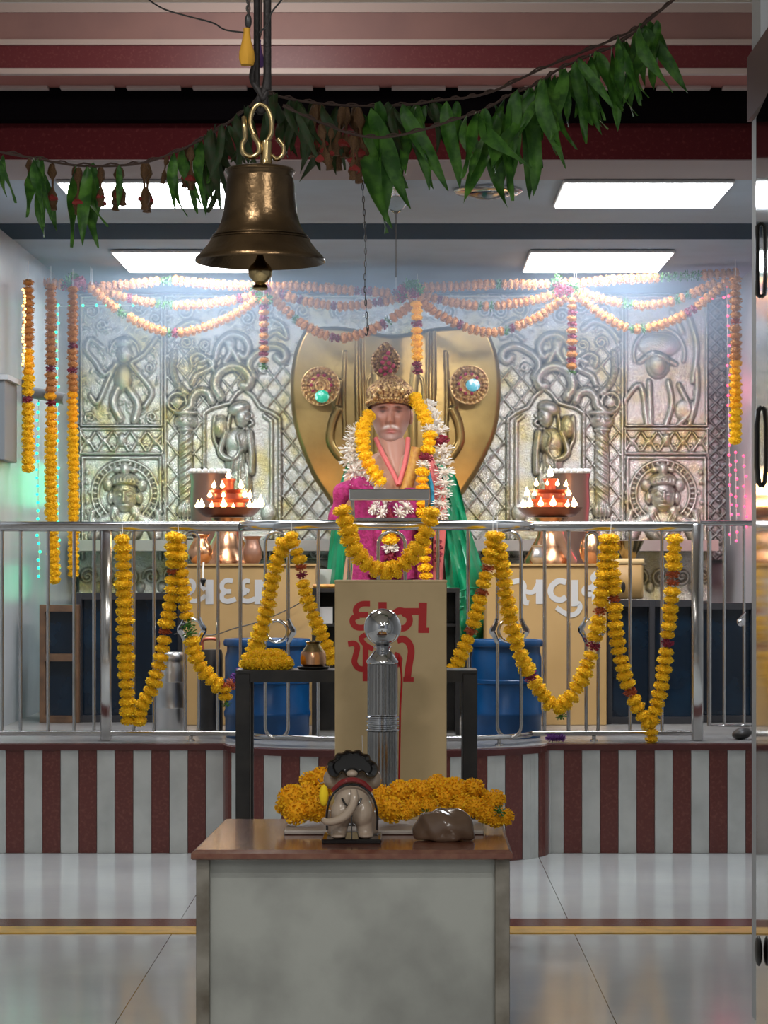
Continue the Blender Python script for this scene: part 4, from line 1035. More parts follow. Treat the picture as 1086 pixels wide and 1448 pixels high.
R.mesh('hood_plate','hood',hood,YH,msk)
tag(MB().box(-.09+P(556,0,YH).x,.09+P(556,0,YH).x,YH-.02,YH+.02,CH-.02,CH+.1).build('foot','hood',hood),None)
# rosettes
def rosette(cx,cy,r,gem,label):
    R=Relief(cx-r-2,cx+r+2,cy-r-2,cy+r+2,.5); D=np.hypot(R.X-cx,R.Y-cy)/r; A=np.arctan2(R.Y-cy,R.X-cx)
    R.H=10+5*(1-D)+np.where((D>.55)&(D<.95),2.2*np.abs(np.sin(A*12))*np.sin((D-.55)/.4*PI),0)+1.2*np.cos(D*26)
    t=thing('rosette',label,'ornament',P(cx,cy,YH-.075)); o=R.mesh('disc','gilt',t,YH-.03,D<1)
    c=P(cx+ (6 if cx>559 else 1),cy+ (-2 if cx>559 else 12),YH-.105); k=K(YH)
    MB().ball(c,r*.36*k,.018,r*.32*k,18,10).build('jewel',gem,t)
    c=P(cx,cy-4,YH-.10); mb=MB()
    for i in range(10): a=2*PI*i/10; mb.ball(c+Vector((r*.5*k*math.cos(a),.0,r*.5*k*math.sin(a))),.011,.010,.011,8,6)
    mb.build('rose_petals','rose',t)
rosette(454,548,28,'gem_green','round gilt rosette with green glowing jewel on the left of the hood')
rosette(663,546,28,'gem_cyan','round gilt rosette with blue glowing jewel on the right of the hood')

# ============================================================ STATUE
YS=6.10; k=K(YS)
M['skin']=mat('statue_marble',(.42,.2,.15),.38,spec=.35)
nt=M['skin'].node_tree; a_=nt.nodes.new('ShaderNodeAttribute'); a_.attribute_name='col'; nt.links.new(a_.outputs['Color'],nt.nodes['Principled BSDF'].inputs['Base Color'])
sc_=P(552.5,584,YS)
st_=thing('statue','crowned marble statue in green shawl seated behind the railing','statue',(sc_.x,YS,CH-.02))
def head():
    n,m=120,110; vs=[];fs=[];cols=[]
    g=lambda x,s: math.exp(-(x/s)**2)
    for i in range(m+1):
        th=PI*i/m
        for j in range(n):
            w=2*PI*j/n; d=Vector((math.sin(th)*math.cos(w),math.sin(th)*math.sin(w),math.cos(th)))
            u,v=d.x,d.z; ux=u
            # jaw taper
            wx=1.0 - .20*max(0,-v-.25)**1.3 ; 
            x=d.x*wx*27.5; z=v*44.5; y=d.y*31
            f=max(0,-d.y)**.5 if d.y<0 else 0
            xx=x/27.5
            o=0
            nose=g(xx,.11)*(1/(1+math.exp((v-.16)/.05)))*(1/(1+math.exp(-(v+.37)/.03)))
            o+= nose*(4+8*min(1,max(0,(.18-v)/.5)))
            o+= 2.6*g(abs(xx)-.15,.08)*g(v+.31,.05)
            o-= 5.0*g(abs(xx)-.40,.20)*g(v-.03,.10)
            o+= 3.2*g(abs(xx)-.40,.13)*g(v-.0,.055)
            o+= 3.6*g(abs(xx)-.38,.26)*g(v-.17,.06)
            o+= 3.4*g(abs(xx)-.52,.18)*g(v+.22,.14)
            o-= 2.5*g(abs(xx)-.28,.06)*g(v+.38,.12)
            mous=g(abs(xx)-.20,.19)*g(v+.455+.18*abs(xx),.055)
            o+= 4.2*mous
            o+= 1.9*g(xx,.26)*g(v+.56,.030)+2.4*g(xx,.20)*g(v+.64,.035)-1.3*g(xx,.26)*g(v+.600,.012)
            o+= 4.0*g(xx,.28)*g(v+.86,.10)
            y-= o*f
            vs.append((sc_.x+x*k,YS+y*k,sc_.z+z*k))
            c=np.array((.42,.20,.15))
            front=1 if d.y<-.1 else 0
            def mixc(c,t,c2): return c*(1-t)+np.array(c2)*t
            c=mixc(c,min(1,1.2*g(abs(xx)-.4,.2)*g(v-.06,.07)+.0)*front,(.25,.10,.08))  # shade below the brows painted into the eye sockets
            c=mixc(c,min(1,1.0*g(abs(xx)-.40,.22)*g(v-.150-.03*math.cos(xx*4),.045))*front,(.07,.04,.03))
            c=mixc(c,min(1,1.2*g(abs(xx)-.40,.18)*g(v-.035,.024))*front,(.12,.06,.05))
            c=mixc(c,min(1,1.2*g(abs(xx)-.40,.07)*g(v-.0,.036))*front,(.10,.06,.05))
            c=mixc(c,min(1,mous*1.5)*front,(.72,.62,.60))
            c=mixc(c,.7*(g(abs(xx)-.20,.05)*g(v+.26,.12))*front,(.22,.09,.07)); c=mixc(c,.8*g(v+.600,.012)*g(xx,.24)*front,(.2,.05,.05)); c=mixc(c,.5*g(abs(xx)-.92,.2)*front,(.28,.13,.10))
            beard=1/(1+math.exp((v+.66+.25*g(xx,.35)*0)/.05)); beard=max(beard,(1/(1+math.exp((v+.42)/.07)))*(1/(1+math.exp(-(abs(xx)-.55)/.05))))
            c=mixc(c,.75*beard*front,(.66,.52,.50))
            c=mixc(c,min(1,1.2*g(xx,.24)*(g(v+.56,.03)+g(v+.64,.035)))*front,(.50,.17,.17))
            c=mixc(c,min(1,1.1*g(xx,.30)*g(v-.33,.10))*front,(.62,.15,.06))
            cols.append(c)
    for i in range(m):
        for j in range(n):
            j2=(j+1)%n; fs.append((i*n+j,(i+1)*n+j,(i+1)*n+j2,i*n+j2))
    return vs,fs,cols
vs,fs,cols=head()
mb=MB(); mb.add(vs,fs); o=mb.build('head','skin',st_,ang=80)
at=o.data.color_attributes.new('col','FLOAT_COLOR','POINT')
for i,c in enumerate(cols): at.data[i].color=(*[float(q) for q in c],1)
def solid(o,c):
    at=o.data.color_attributes.new('col','FLOAT_COLOR','POINT')
    for d in at.data: d.color=(*c,1)
mb=MB()
for s in (-1,1):
    e=P(552.5+s*28,590,YS+.02); mb.ball(e,.016,.025,.045,14,10)
o=mb.build('ears','skin',st_); solid(o,(.48,.25,.19))
# neck + torso, one surface
def loft(rows,n=48,fold=0,seed=0):
    vs=[];fs=[];r=random.Random(seed)
    for (py,pxc,hw,dep,yc) in rows:
        for j in range(n):
            w=2*PI*j/n; cx_=math.cos(w); sy_=math.sin(w)
            sx=abs(cx_)**.85*(1 if cx_>0 else -1)
            q=1+fold*math.sin(j*5.3+py*.02)*.5+fold*math.sin(j*2.1-py*.015)*.5
            vs.append(((pxc-VX)*k+hw*k*sx*q,yc+dep*sy_*q,CH+(HY-py)*k))
    m=len(rows)
    for i in range(m-1):
        for j in range(n):
            j2=(j+1)%n; fs.append((i*n+j,i*n+j2,(i+1)*n+j2,(i+1)*n+j))
    fs.append(tuple(range(n))); fs.append(tuple((m-1)*n+j for j in range(n-1,-1,-1)))
    return vs,fs
rows=[(605,553,18,.06,YS+.03),(628,553,17,.065,YS+.03),(640,553,20,.08,YS+.03),(648,553,38,.10,YS+.03),(656,553,56,.12,YS+.04),(672,553,66,.15,YS+.04),(700,553,70,.17,YS+.02),(740,553,74,.19,YS),(790,552,78,.22,YS-.02),(840,552,84,.24,YS-.03),(905,555,88,.24,YS-.03),(960,555,88,.22,YS-.03),(1000,555,86,.2,YS-.02)]
mb=MB(); mb.add(*loft(rows)); o=mb.build('body','robe',st_)
# bare neck front
mb=MB(); mb.add(*loft([(620,553,18.5,.072,YS+.02),(640,556,19,.09,YS+.02),(660,560,14,.10,YS+.01),(682,562,4,.10,YS-.03)])); o=mb.build('neck','skin',st_); solid(o,(.46,.24,.18))
# collar bands
for name,pts in (('collar',[(531,618),(537,632),(546,650),(556,668),(563,684)]),('collar',[(577,618),(576,635),(573,652),(568,670),(563,684)])):
    q_=cr([P(a,b,YS-.07-.0016*(b-618)) for a,b in pts],6)
    MB().tube(q_,[.014]*len(q_),10).build(name,'pink',st_)
mb=MB(); q_=cr([P(a,b,YS-.16) for a,b in [(590,630),(584,660),(574,690),(566,715)]],6); mb.tube(q_,.034,12); mb.build('stole','gold_cloth',st_)
# green shawl: front-facing panels, left & right, following body, plus back
def sheet(rows,n=20,fold=.012,fr=7,seed=0,thick=.012):
    """rows: (py, pxL, pxR, Yl, Yr, bulge)"""
    vs=[];fs=[]
    for i,(py,a,b,yl,yr,bu) in enumerate(rows):
        for j in range(n+1):
            t=j/n; px=a+(b-a)*t; y=yl+(yr-yl)*t-bu*math.sin(PI*t)-fold*math.sin(t*fr+i*.35+seed)-fold*.6*math.sin(t*fr*2.3+seed)
            vs.append(P(px,py,y))
    m=len(rows)
    for i in range(m-1):
        for j in range(n): fs.append((i*(n+1)+j,(i+1)*(n+1)+j,(i+1)*(n+1)+j+1,i*(n+1)+j+1))
    return vs,fs
def lerp_rows(rows,n=6):
    r=cr([Vector(x[:3]) for x in rows],n); r2=cr([Vector(x[3:]) for x in rows],n)
    return [(*a,*b) for a,b in zip(r,r2)]
shL=lerp_rows([(648,497,525,6.2,6.1,.02),(665,488,522,6.2,6.02,.04),(700,478,515,6.2,5.98,.06),(740,470,505,6.16,5.95,.07),(780,465,500,6.12,5.92,.07),(830,461,496,6.1,5.90,.07)])
shR=lerp_rows([(652,588,612,6.1,6.2,.02),(670,600,640,6.02,6.2,.04),(700,612,652,5.98,6.18,.06),(740,622,662,5.95,6.14,.08),(780,628,675,5.92,6.1,.10),(820,632,690,5.90,6.0,.13),(850,636,701,5.88,5.98,.15),(880,640,706,5.86,5.95,.15),(900,645,700,5.86,5.93,.12),(911,655,685,5.86,5.9,.06)])
mb=MB(); mb.add(*sheet(shL,seed=1,fold=.02,fr=10)); mb.add(*sheet(shR,seed=2,fold=.03,fr=13))
mb.add(*loft([(650,553,52,.10,YS+.10),(668,555,68,.14,YS+.10),(700,557,78,.16,YS+.10),(760,560,88,.2,YS+.08),(830,565,98,.2,YS+.06)]))
o=mb.build('shawl','green_cloth',st_,ang=80)
for z_,a,b in ((835,634,682),(845,634,686),(858,636,690)):
    q_=cr([P(a+(b-a)*t/6,z_+3*math.sin(t),5.80-.03*math.sin(PI*t/6)) for t in range(7)],4); MB().tube(q_,.005,6).build('shawl_fold','green_cloth',st_)
# pink lapel & magenta stole
mb=MB(); mb.add(*sheet(lerp_rows([(640,603,611,5.98,6.0,.01),(690,612,630,5.93,5.95,.01),(740,614,632,5.90,5.92,.01),(800,612,628,5.88,5.90,.01),(840,610,628,5.87,5.90,.01)]),n=8,fold=.004)); mb.build('lapel','pink',st_)
q_=cr([P(a,b,y) for a,b,y in [(475,742,5.90),(477,715,5.89),(484,692,5.88),(500,683,5.86),(518,690,5.84),(532,712,5.83),(540,740,5.82),(538,780,5.82),(530,815,5.82)]],6)
MB().tube(q_,[.045+.01*math.sin(i*.7) for i in range(len(q_))],12).build('magenta_stole','magenta',st_)
q_=cr([P(a,b,y) for a,b,y in [(584,690,5.86),(580,720,5.84),(572,750,5.82),(570,790,5.82),(575,820,5.82)]],6)
MB().tube(q_,[.050]*len(q_),12).build('magenta_stole','magenta',st_)
mb=MB(); mb.add(*sheet(lerp_rows([(700,500,600,5.90,5.90,.03),(760,500,610,5.88,5.88,.03),(840,495,615,5.86,5.86,.03)]),n=20,fold=.008,fr=20)); mb.build('front_cloth','magenta',st_)
MB().tube(cr([P(a,b,5.86) for a,b in [(606,665),(612,690),(612,730),(610,760)]],5),.012,8).build('blue_ribbon','blue_cloth',st_)
# crown
def crownfn(w,z): return 1+.03*math.sin(w*22)+.02*math.sin(w*9+z*90)
c0=P(552,0,YS)
prof=[(31.5,575),(33.5,573),(33.5,569),(31.5,566),(33,560),(33.5,553),(31.5,547),(26,541),(17,535),(9,529),(3,524),(0,522)]
def cz(py,w): return CH+(HY-py)*k
vs=[];fs=[];n=96
for i,(r_,py) in enumerate(prof):
    for j in range(n):
        w=2*PI*j/n; lift=(6*max(0,-math.sin(w)))*(1 if i<4 else .5) if i<6 else 0
        q_=1+(.025*math.sin(w*24)+.02*math.sin(w*11+i*2)) if i>2 else 1
        vs.append((c0.x+r_*k*q_*math.cos(w),YS+r_*1.1*k*q_*math.sin(w),CH+(HY-py-2+ (lift if i<6 else 0)*0.9)*k - (0 if i<6 else 0)+ (4*max(0,math.sin(w))*-k if i<4 else 0)))
for i in range(len(prof)-1):
    for j in range(n): j2=(j+1)%n; fs.append((i*n+j,i*n+j2,(i+1)*n+j2,(i+1)*n+j))
mb=MB(); mb.add(vs,fs)
M['crown']=mat('crown_gilt',(.50,.32,.14),.32,.85,noise=(55,(.20,.09,.05),.42,.6),bump=(110,1.0))
CRN=mb.build('crown','crown',st_,ang=60)
mb=MB()
for j in range(26):
    w=PI+PI*j/25; p=Vector((c0.x+34*k*math.cos(w),YS+37*k*math.sin(w),CH+(HY-(572-6*max(0,-math.sin(w))))*k)); mb.ball(p,.009,.009,.009,8,6)
for a,b in ((552,545),(537,550),(567,550),(545,556),(560,556),(530,558),(574,558),(552,560)):
    mb.ball(P(a,b,YS-.13),.016,.014,.02,10,8)
mb.build('crown_beads','gilt',CRN)
# plume ornament
R=Relief(518,573,480,536,.5); 
D=np.sqrt(((R.X-545.5)/(21-9*np.clip((505-R.Y)/25,0,1)))**2+((R.Y-510)/26)**2)
A=np.arctan2(R.Y-511,R.X-545.5)
R.H=5*(1-D)+np.where(D>.45,1.8*np.abs(np.sin(A*11)),0)+1.0*np.cos(D*22)
CST=R.mesh('crest','crown',st_,YS+.02,D<1)
mb=MB()
for a,b in ((545,506),(541,512),(550,513),(545,520),(538,524),(552,524),(545,529),(556,517),(549,499)): mb.ball(P(a,b,YS-.02),.013,.01,.013,8,6)
mb.build('crest_petals','rose',CST)
# flower garlands on the statue
def sgarland(label,pts,r,kind,sq=.6,jit=.15,name='flower_garland'):
    t=thing(name,label,'garland',P(pts[0][0],pts[0][1],pts[0][2]))
    beads(t,cr([P(a,b,y) for a,b,y in pts],8),r*K(5.95),kind,squash=sq,jit=jit); return t
sgarland('yellow marigold neck garland on the left side of the statue face',[(521,585,5.98),(512,605,5.93),(512,628,5.89),(519,650,5.86),(530,668,5.84),(544,688,5.82)],10.5,kindfn([(.0,.62,'y'),(.62,.78,'a'),(.9,1,'y')]),name='marigold_garland')
sgarland('yellow marigold neck garland on the right side of the statue face',[(586,562,6.02),(597,578,5.96),(606,598,5.92),(609,618,5.88),(604,640,5.86),(598,662,5.84),(598,690,5.82),(598,725,5.81),(600,760,5.80),(602,800,5.79),(604,830,5.79)],10.5,kindfn([(.20,.23,'w'),(.36,.38,'m'),(.40,.42,'w'),(.45,.62,'a')]),name='marigold_garland')
sgarland('white flower garland over the left shoulder of the statue',[(505,608,5.98),(496,625,5.94),(495,648,5.90),(503,668,5.87),(518,686,5.85),(536,700,5.82),(556,712,5.80)],15,kindfn([(.08,.12,'y'),(.34,.37,'m'),(.7,.73,'g')],'w'),name='white_garland')
sgarland('white flower garland over the right shoulder of the statue',[(604,575,6.05),(614,592,5.99),(622,612,5.94),(628,635,5.90),(630,660,5.88),(629,690,5.86),(624,720,5.85),(618,740,5.85)],14.5,kindfn([(.32,.37,'m'),(.4,.42,'a')],'w'),name='white_garland')
sgarland('white and pink blossoms across the middle of the statue chest',[(528,716,5.76),(540,722,5.75),(552,726,5.745),(564,722,5.75),(576,712,5.76)],12,kindfn([(.45,.6,'m')],'w'),name='white_garland')
sgarland('mixed flower garland down the statue front seen through the central loop',[(552,750,5.74),(552,770,5.74),(552,790,5.74),(555,815,5.74)],11,kindfn([(.0,.3,'y'),(.3,.55,'w'),(.55,.7,'m'),(.7,1,'y')]),name='flower_garland')
sgarland('small pink and red petals beside the pink lapel of the statue',[(620,765,5.80),(622,780,5.80),(618,795,5.80)],8,'m',name='rose_string')

# ============================================================ diya towers, pots
import math as _m
flame_me=None
def flame_mesh():
    mb=MB(); mb.lathe([(0,0),(.35,.12),(.5,.35),(.42,.6),(.22,.95),(.08,1.3),(0,1.5)],(0,0,0),10); return meshof(mb,'flame','flame')
FM=flame_mesh()
def tower(cx,Y,label,topy,pl):
    k=K(Y); c=P(cx,0,Y); Z=lambda py: CH+(HY-py)*k
    t=thing('tiered_oil_lamp',label,'oil lamp',(c.x,Y,Z(731)))
    MB().lathe([(0,Z(731)),(32*k,Z(731)),(38*k,Z(727)),(46*k,Z(719)),(47*k,Z(718)),(44*k,Z(718.5)),(34*k,Z(724)),(0,Z(724))],(c.x,Y,0),40).build('base_plate','dark_plate',t)
    TR={}
    for (r,y0,y1,nm) in ((28,724,706,'lower_tier'),(25,706,693,'middle_tier'),(10,693,677,'upper_tier')):
        MB().lathe([(0,Z(y0)),(r*.8*k,Z(y0)),(r*.85*k,Z(y1+5)),(r*k,Z(y1+3)),(r*1.15*k,Z(y1)),(r*1.05*k,Z(y1)),(r*.9*k,Z(y1+2)),(0,Z(y1+2))],(c.x,Y,0),36).build(nm,'diya_red',t); TR[nm]=[q for q in t.children if q.name.startswith(nm)][0]
    def fl(px,py,h):
        s=h*k; x=(px-VX)*k; 
        rad=abs(px-cx)
        R_={0:44,1:28,2:26,3:1}[0 if py>712 else 1 if py>699 else 2 if py>684 else 3]
        dy=-math.sqrt(max(0,R_**2-min(rad,R_)**2))*k*.75
        o=inst(FM,'flame',(TR['upper_tier'] if py<680 else TR['middle_tier'] if py<695 else TR['lower_tier'] if py<710 else t),(x,Y+dy,Z(py)+.001),(random.uniform(-.12,.12),random.uniform(-.12,.12),0),(s*.62,s*.62,s*.68))
    for px,py,h in pl: fl(px,py,h)
    li=bpy.data.lights.new('flame_light','POINT'); li.energy=5; li.color=(1,.55,.22); li.shadow_soft_size=.06
    lo=bpy.data.objects.new('flame_light',li); col.objects.link(lo); lo.location=(c.x,Y-.28,Z(690))
    return t
tower(323,6.0,'red tiered oil lamp with burning flames left of the statue',672,[(323,677,13),(303,691,11),(316,691,11),(342,691,13),(297,704,11),(317,704,10),(347,704,13),(353,705,12),(279,719,12),(287,719,14),(301,719,10),(319,719,15),(332,720,8),(354,719,12),(361,719,13),(368,718,19),(364,719,12)])
tower(778,6.0,'red tiered oil lamp with burning flames right of the statue',672,[(778,675,16),(758,688,11),(773,687,8),(787,688,10),(799,689,10),(746,702,14),(755,702,10),(804,702,13),(738,718,12),(748,718,15),(763,717,13),(780,717,15),(800,718,11),(811,718,15),(742,718,10)])
def pot(cx,Y,rp,y0,y1,label,m='copper',beadsq=False,neck=.6):
    k=K(Y); c=P(cx,0,Y); Z=lambda py: CH+(HY-py)*k; H=(y0-y1)
    t=thing('metal_pot',label,'pot',(c.x,Y,Z(y0)))
    MB().lathe([(0,Z(y0)),(rp*.6*k,Z(y0)),(rp*.9*k,Z(y0-H*.15)),(rp*k,Z(y0-H*.4)),(rp*.9*k,Z(y0-H*.65)),(rp*neck*k,Z(y0-H*.85)),(rp*neck*k,Z(y0-H*.93))],(c.x,Y,0),32).build('belly',m,t)
    MB().lathe([(rp*neck*k,Z(y0-H*.9)),(rp*(neck+.22)*k,Z(y1+1)),(rp*(neck+.22)*k,Z(y1)),(rp*neck*.9*k,Z(y0-H*.93)),(0,Z(y0-H*.93))],(c.x,Y,0),32).build('rim',m,t)
    if beadsq:
        bm_=MB(); 
        for i in range(16): a=2*PI*i/16; bm_.ball((c.x+rp*.9*k*math.cos(a),Y+rp*.9*k*math.sin(a),Z(y1-2)),.012,.012,.012,8,6)
        bm_.build('pearl_beads','white_flower',t)
    return t
M['pot_brown']=mat('pot_brown',(.30,.18,.14),.35,.7)
# the lamps stand on pedestals on the cabinets
for cx,lab in ((323,'copper lamp pedestal on the left ochre cabinet'),(778,'copper lamp pedestal on the right ochre cabinet')):
    k=K(5.95); c=P(cx,0,6.0); z0=CH+(HY-797)*K(YC)+.001; z1=CH+(HY-731)*K(6.0)
    H=z1-z0
    t=thing('lamp_pedestal',lab,'pedestal',(c.x,6.0,z0))
    MB().lathe([(0,z0),(.15,z0),(.15,z0+.02),(.11,z0+H*.35),(.075,z0+H*.6),(.07,z0+H*.8),(.10,z1-.005),(.0,z1-.002)],(c.x,5.95,0),32).build('stem','copper',t)
z0=CH+(HY-797)*K(YC)+.001
def cpot(px,Y,r,h,label,m='copper',neck=.55,bd=False):
    c=P(px,0,Y); t=thing('metal_pot',label,'pot',(c.x,Y,z0))
    MB().lathe([(0,z0),(r*.6,z0),(r*.92,z0+h*.18),(r,z0+h*.4),(r*.85,z0+h*.62),(r*neck,z0+h*.8),(r*neck,z0+h*.9)],(c.x,Y,0),28).build('belly',m,t)
    MB().lathe([(r*neck,z0+h*.88),(r*(neck+.25),z0+h),(r*(neck+.22),z0+h*1.01),(r*neck*.8,z0+h*.92),(0,z0+h*.9)],(c.x,Y,0),28).build('rim',m,t)
cpot(283,5.86,.07,.16,'shiny copper pot at the left end of the left ochre cabinet')
cpot(357,5.86,.055,.15,'small coppery bowl on the left ochre cabinet beside a railing loop','pot_brown',.7)
cpot(760,5.84,.04,.10,'little steel bowl on the right ochre cabinet','steel_can',.7)
cpot(838,5.88,.075,.20,'tall copper vase at the right end of the right ochre cabinet')
# tall beaded pots behind lamps
for cx,lab in ((297,'brown pot with a pearl-beaded rim behind the left oil lamp'),(806,'brown pot with a pearl-beaded rim behind the right oil lamp')):
    Y=6.32;k=K(Y);c=P(cx,0,Y);zb=CH-.019;zt_=CH+(HY-670)*k
    t=thing('metal_pot',lab,'pot',(c.x,Y,zb)); H=zt_-zb; r=27*k
    MB().lathe([(0,zb),(r*.7,zb),(r*.9,zb+H*.3),(r*1.05,zb+H*.7),(r,zb+H*.92),(r*1.08,zb+H),(r*.95,zb+H),(0,zb+H*.96)],(c.x,Y,0),36).build('body','pot_brown',t)
    for i in range(18):
        a=2*PI*i/18; 
        if i==0: pm=MB().ball((0,0,0),.016,.016,.016,10,8); pm=meshof(pm,'pearl','white_flower')
        inst(pm,'pearl',t,(c.x+r*math.cos(a),Y+r*math.sin(a),zb+H+.014))
# cardboard carton on the right cabinet
k=K(5.8); X0,X1=(866-VX)*k,(914-VX)*k; zz=CH+(HY-848)*K(5.8)+.001; 
t=thing('ochre_canister','small ochre container with dark mark on the right blue cabinet','box',((X0+X1)/2,5.9,zz))
MB().box(X0,X1,5.83,6.0,zz,zz+50*k,.01).build('body','ochre',t); MB().box(X0-.006,X1+.006,5.825,6.006,zz+50*k,zz+58*k,.006).build('lid','ochre_box',t)
c=P(880,0,5.8); MB().ball((c.x+.02,5.828,zz+17*k),.012,.003,.03,10,6).build('dark_mark','black',t)
cc=P(890,0,5.9); zz2=zz+58*k
t=thing('brass_tray','ornate brass dish with dark centre on the ochre container','dish',(cc.x,5.91,zz2))
R=18*K(5.9); MB().lathe([(0,zz2),(R*.5,zz2),(R,zz2+.07),(R*1.2,zz2+.10),(R*.95,zz2+.10),(0,zz2+.04)],(cc.x,5.91,0),28,fn=lambda w,z:1+.06*math.sin(8*w)).build('dish','brass_loop',t)
# hanging tassel and thin cord on left cabinet
c=P(287,800,YC-.03)
t=thing('hanging_tassel','small dark hanging bell tassel in front of the left ochre cabinet','tassel',c)
MB().tube([P(288,795,YC-.02),P(287,806,YC-.03),P(287,818,YC-.03)],.005,6).build('string','white_flower',t)
MB().lathe([(0,0),(.004,.0),(.018,.035),(.014,.042),(0,.043)],P(287,829,YC-.03),12).build('cone','black',t)
q_=cr([P(a,b,YC-.03) for a,b in [(246,897),(262,894),(300,898),(330,889),(372,877),(420,855),(438,838)]],6)
tag(MB().tube(q_,.0035,6).build('cable','black'),'thin dark cable sagging across the left ochre cabinet','cable')
# ============================================================ ceiling garlands
YG=6.35; RC=7.8*K(YG)
def cgarland(label,pts,acc,r=1.0,Y=YG,grp='marigold garlands under the shrine ceiling',kk='p',base=None):
    t=thing('marigold_garland',label,'garland',P(pts[0][0],pts[0][1],Y),grp)
    pp=cr([P(a,b,Y) for a,b in pts],8)
    def f(u):
        for a,b,q in acc:
            if a<=u<=b: return q
        return base(u) if base else kk
    beads(t,pp,RC*r,f,squash=.7,jit=.08)
    MB().tube([P(pts[0][0],pts[0][1],Y),(P(pts[0][0],0,Y).x,Y,min(SZ,P(0,pts[0][1],Y).z+.12))],.002,5).build('thread','card',t)
    return t
cgarland('top straight marigold garland, left half under the ceiling',[(0,392),(60,399),(130,406),(185,402),(240,397),(300,402),(370,405),(420,405),(500,411),(555,415)],[(.20,.25,'m'),(.42,.45,'g'),(.92,.96,'m')],1.02)
cgarland('top straight marigold garland, right half under the ceiling',[(560,415),(585,408),(640,405),(700,402),(780,402),(870,396),(940,392),(1045,386)],[(.0,.05,'m'),(.29,.32,'g'),(.45,.48,'g'),(.78,.80,'g'),(.80,.9,'g')],1.02)
for lab,a,b,c,acc in (('shallow marigold swag at the far left under the top garland',(128,405),(255,432),(382,412),[(.2,.24,'m'),(.38,.46,'g'),(.82,.86,'m')]),
    ('shallow marigold swag left of centre under the top garland',(384,412),(485,433),(585,415),[(.08,.12,'m'),(.2,.24,'m'),(.42,.46,'m'),(.75,.8,'m')]),
    ('shallow marigold swag right of centre under the top garland',(590,415),(688,433),(800,412),[(.15,.19,'m'),(.42,.46,'g'),(.50,.54,'g')]),
    ('shallow marigold swag at the far right under the top garland',(812,410),(912,432),(1010,400),[(.33,.36,'g'),(.40,.43,'g'),(.7,.74,'g'),(.8,.83,'g')])):
    cgarland(lab,[a,((a[0]+b[0])/2,(a[1]*.3+b[1]*.7)),b,((c[0]+b[0])/2,(c[1]*.3+b[1]*.7)),c],acc,.98)
for lab,a,b,c,acc in (('deep marigold swag at the far left over the embossed panels',(130,408),(248,471),(372,418),[(.18,.24,'g'),(.44,.47,'g'),(.47,.53,'m')]),
    ('deep marigold swag left of centre above the brass hood',(380,415),(480,478),(585,428),[(.18,.24,'g'),(.45,.50,'m'),(.76,.80,'m'),(.82,.85,'g')]),
    ('deep marigold swag right of centre above the brass hood',(592,425),(695,470),(800,420),[(.15,.18,'g'),(.26,.30,'m'),(.56,.60,'g'),(.61,.64,'m')]),
    ('deep marigold swag at the far right over the embossed panels',(815,415),(905,466),(1028,398),[(.36,.40,'g'),(.42,.45,'g'),(.72,.78,'m')])):
    cgarland(lab,[a,(a[0]*.55+b[0]*.45,a[1]*.35+b[1]*.65),b,(c[0]*.55+b[0]*.45,c[1]*.35+b[1]*.65),c],acc,1.0,Y=YG-.05)
lastleaf=[(.93,1,'g')]
mix=lambda u: 'm' if int(u*11)%2 else 'p'
cgarland('short marigold and rose drop left of the hood, behind the bell',[(373,425),(373,470),(373,518)],lastleaf,.98,Y=YG-.1,base=mix)
cgarland('short marigold drop hanging over the middle of the brass hood',[(589,430),(590,480),(590,526)],[(.86,1,'m'),(.3,.36,'m')],1.1,Y=YG-.1,kk='a')
cgarland('short marigold and rose drop right of the hood',[(809,425),(809,470),(808,528)],lastleaf,.98,Y=YG-.1,base=mix)
fade=lambda u:'p' if u<.35 else 'a' if u<.5 else 'y'
cgarland('leftmost of three long hanging marigold strings, the shortest one',[(40,400),(40,530),(40,666)],[(.6,.63,'m')],1.05,Y=5.8,base=fade)
cgarland('middle of three long hanging marigold strings at the left',[(72,406),(72,600),(72,700),(78,828)],[(.27,.285,'m'),(.38,.40,'m')],1.08,Y=6.0,base=fade)
cgarland('third long hanging marigold string at the left, next to the embossed panels',[(103,410),(103,600),(104,700),(104,820)],[(.19,.205,'m'),(.27,.29,'m')],.98,Y=6.0,base=fade)
cgarland('single long hanging marigold string at the right beside the red lights',[(1040,396),(1040,520),(1040,630)],[(.25,.28,'r')],1.12,Y=6.1,base=lambda u:'p' if u<.5 else 'a' if u<.8 else 'y')
for px,py,lab in ((372,412,'left rose and leaf bunch'),(580,412,'middle rose and leaf bunch'),(800,405,'right rose and leaf bunch'),(100,404,'far left rose and leaf bunch')):
    c=P(px,py,YG-.09); t=thing('rose_bunch',lab+' tied where the garlands meet','flowers',c)
    for i in range(9):
        inst(BL['m' if i%2 else 'g'][0],'rose' if i%2 else 'leaf_tuft',t,c+Vector((random.uniform(-.06,.06),random.uniform(-.03,.02),random.uniform(-.05,.05))),(i,i*2,0),(.032,.032,.028))
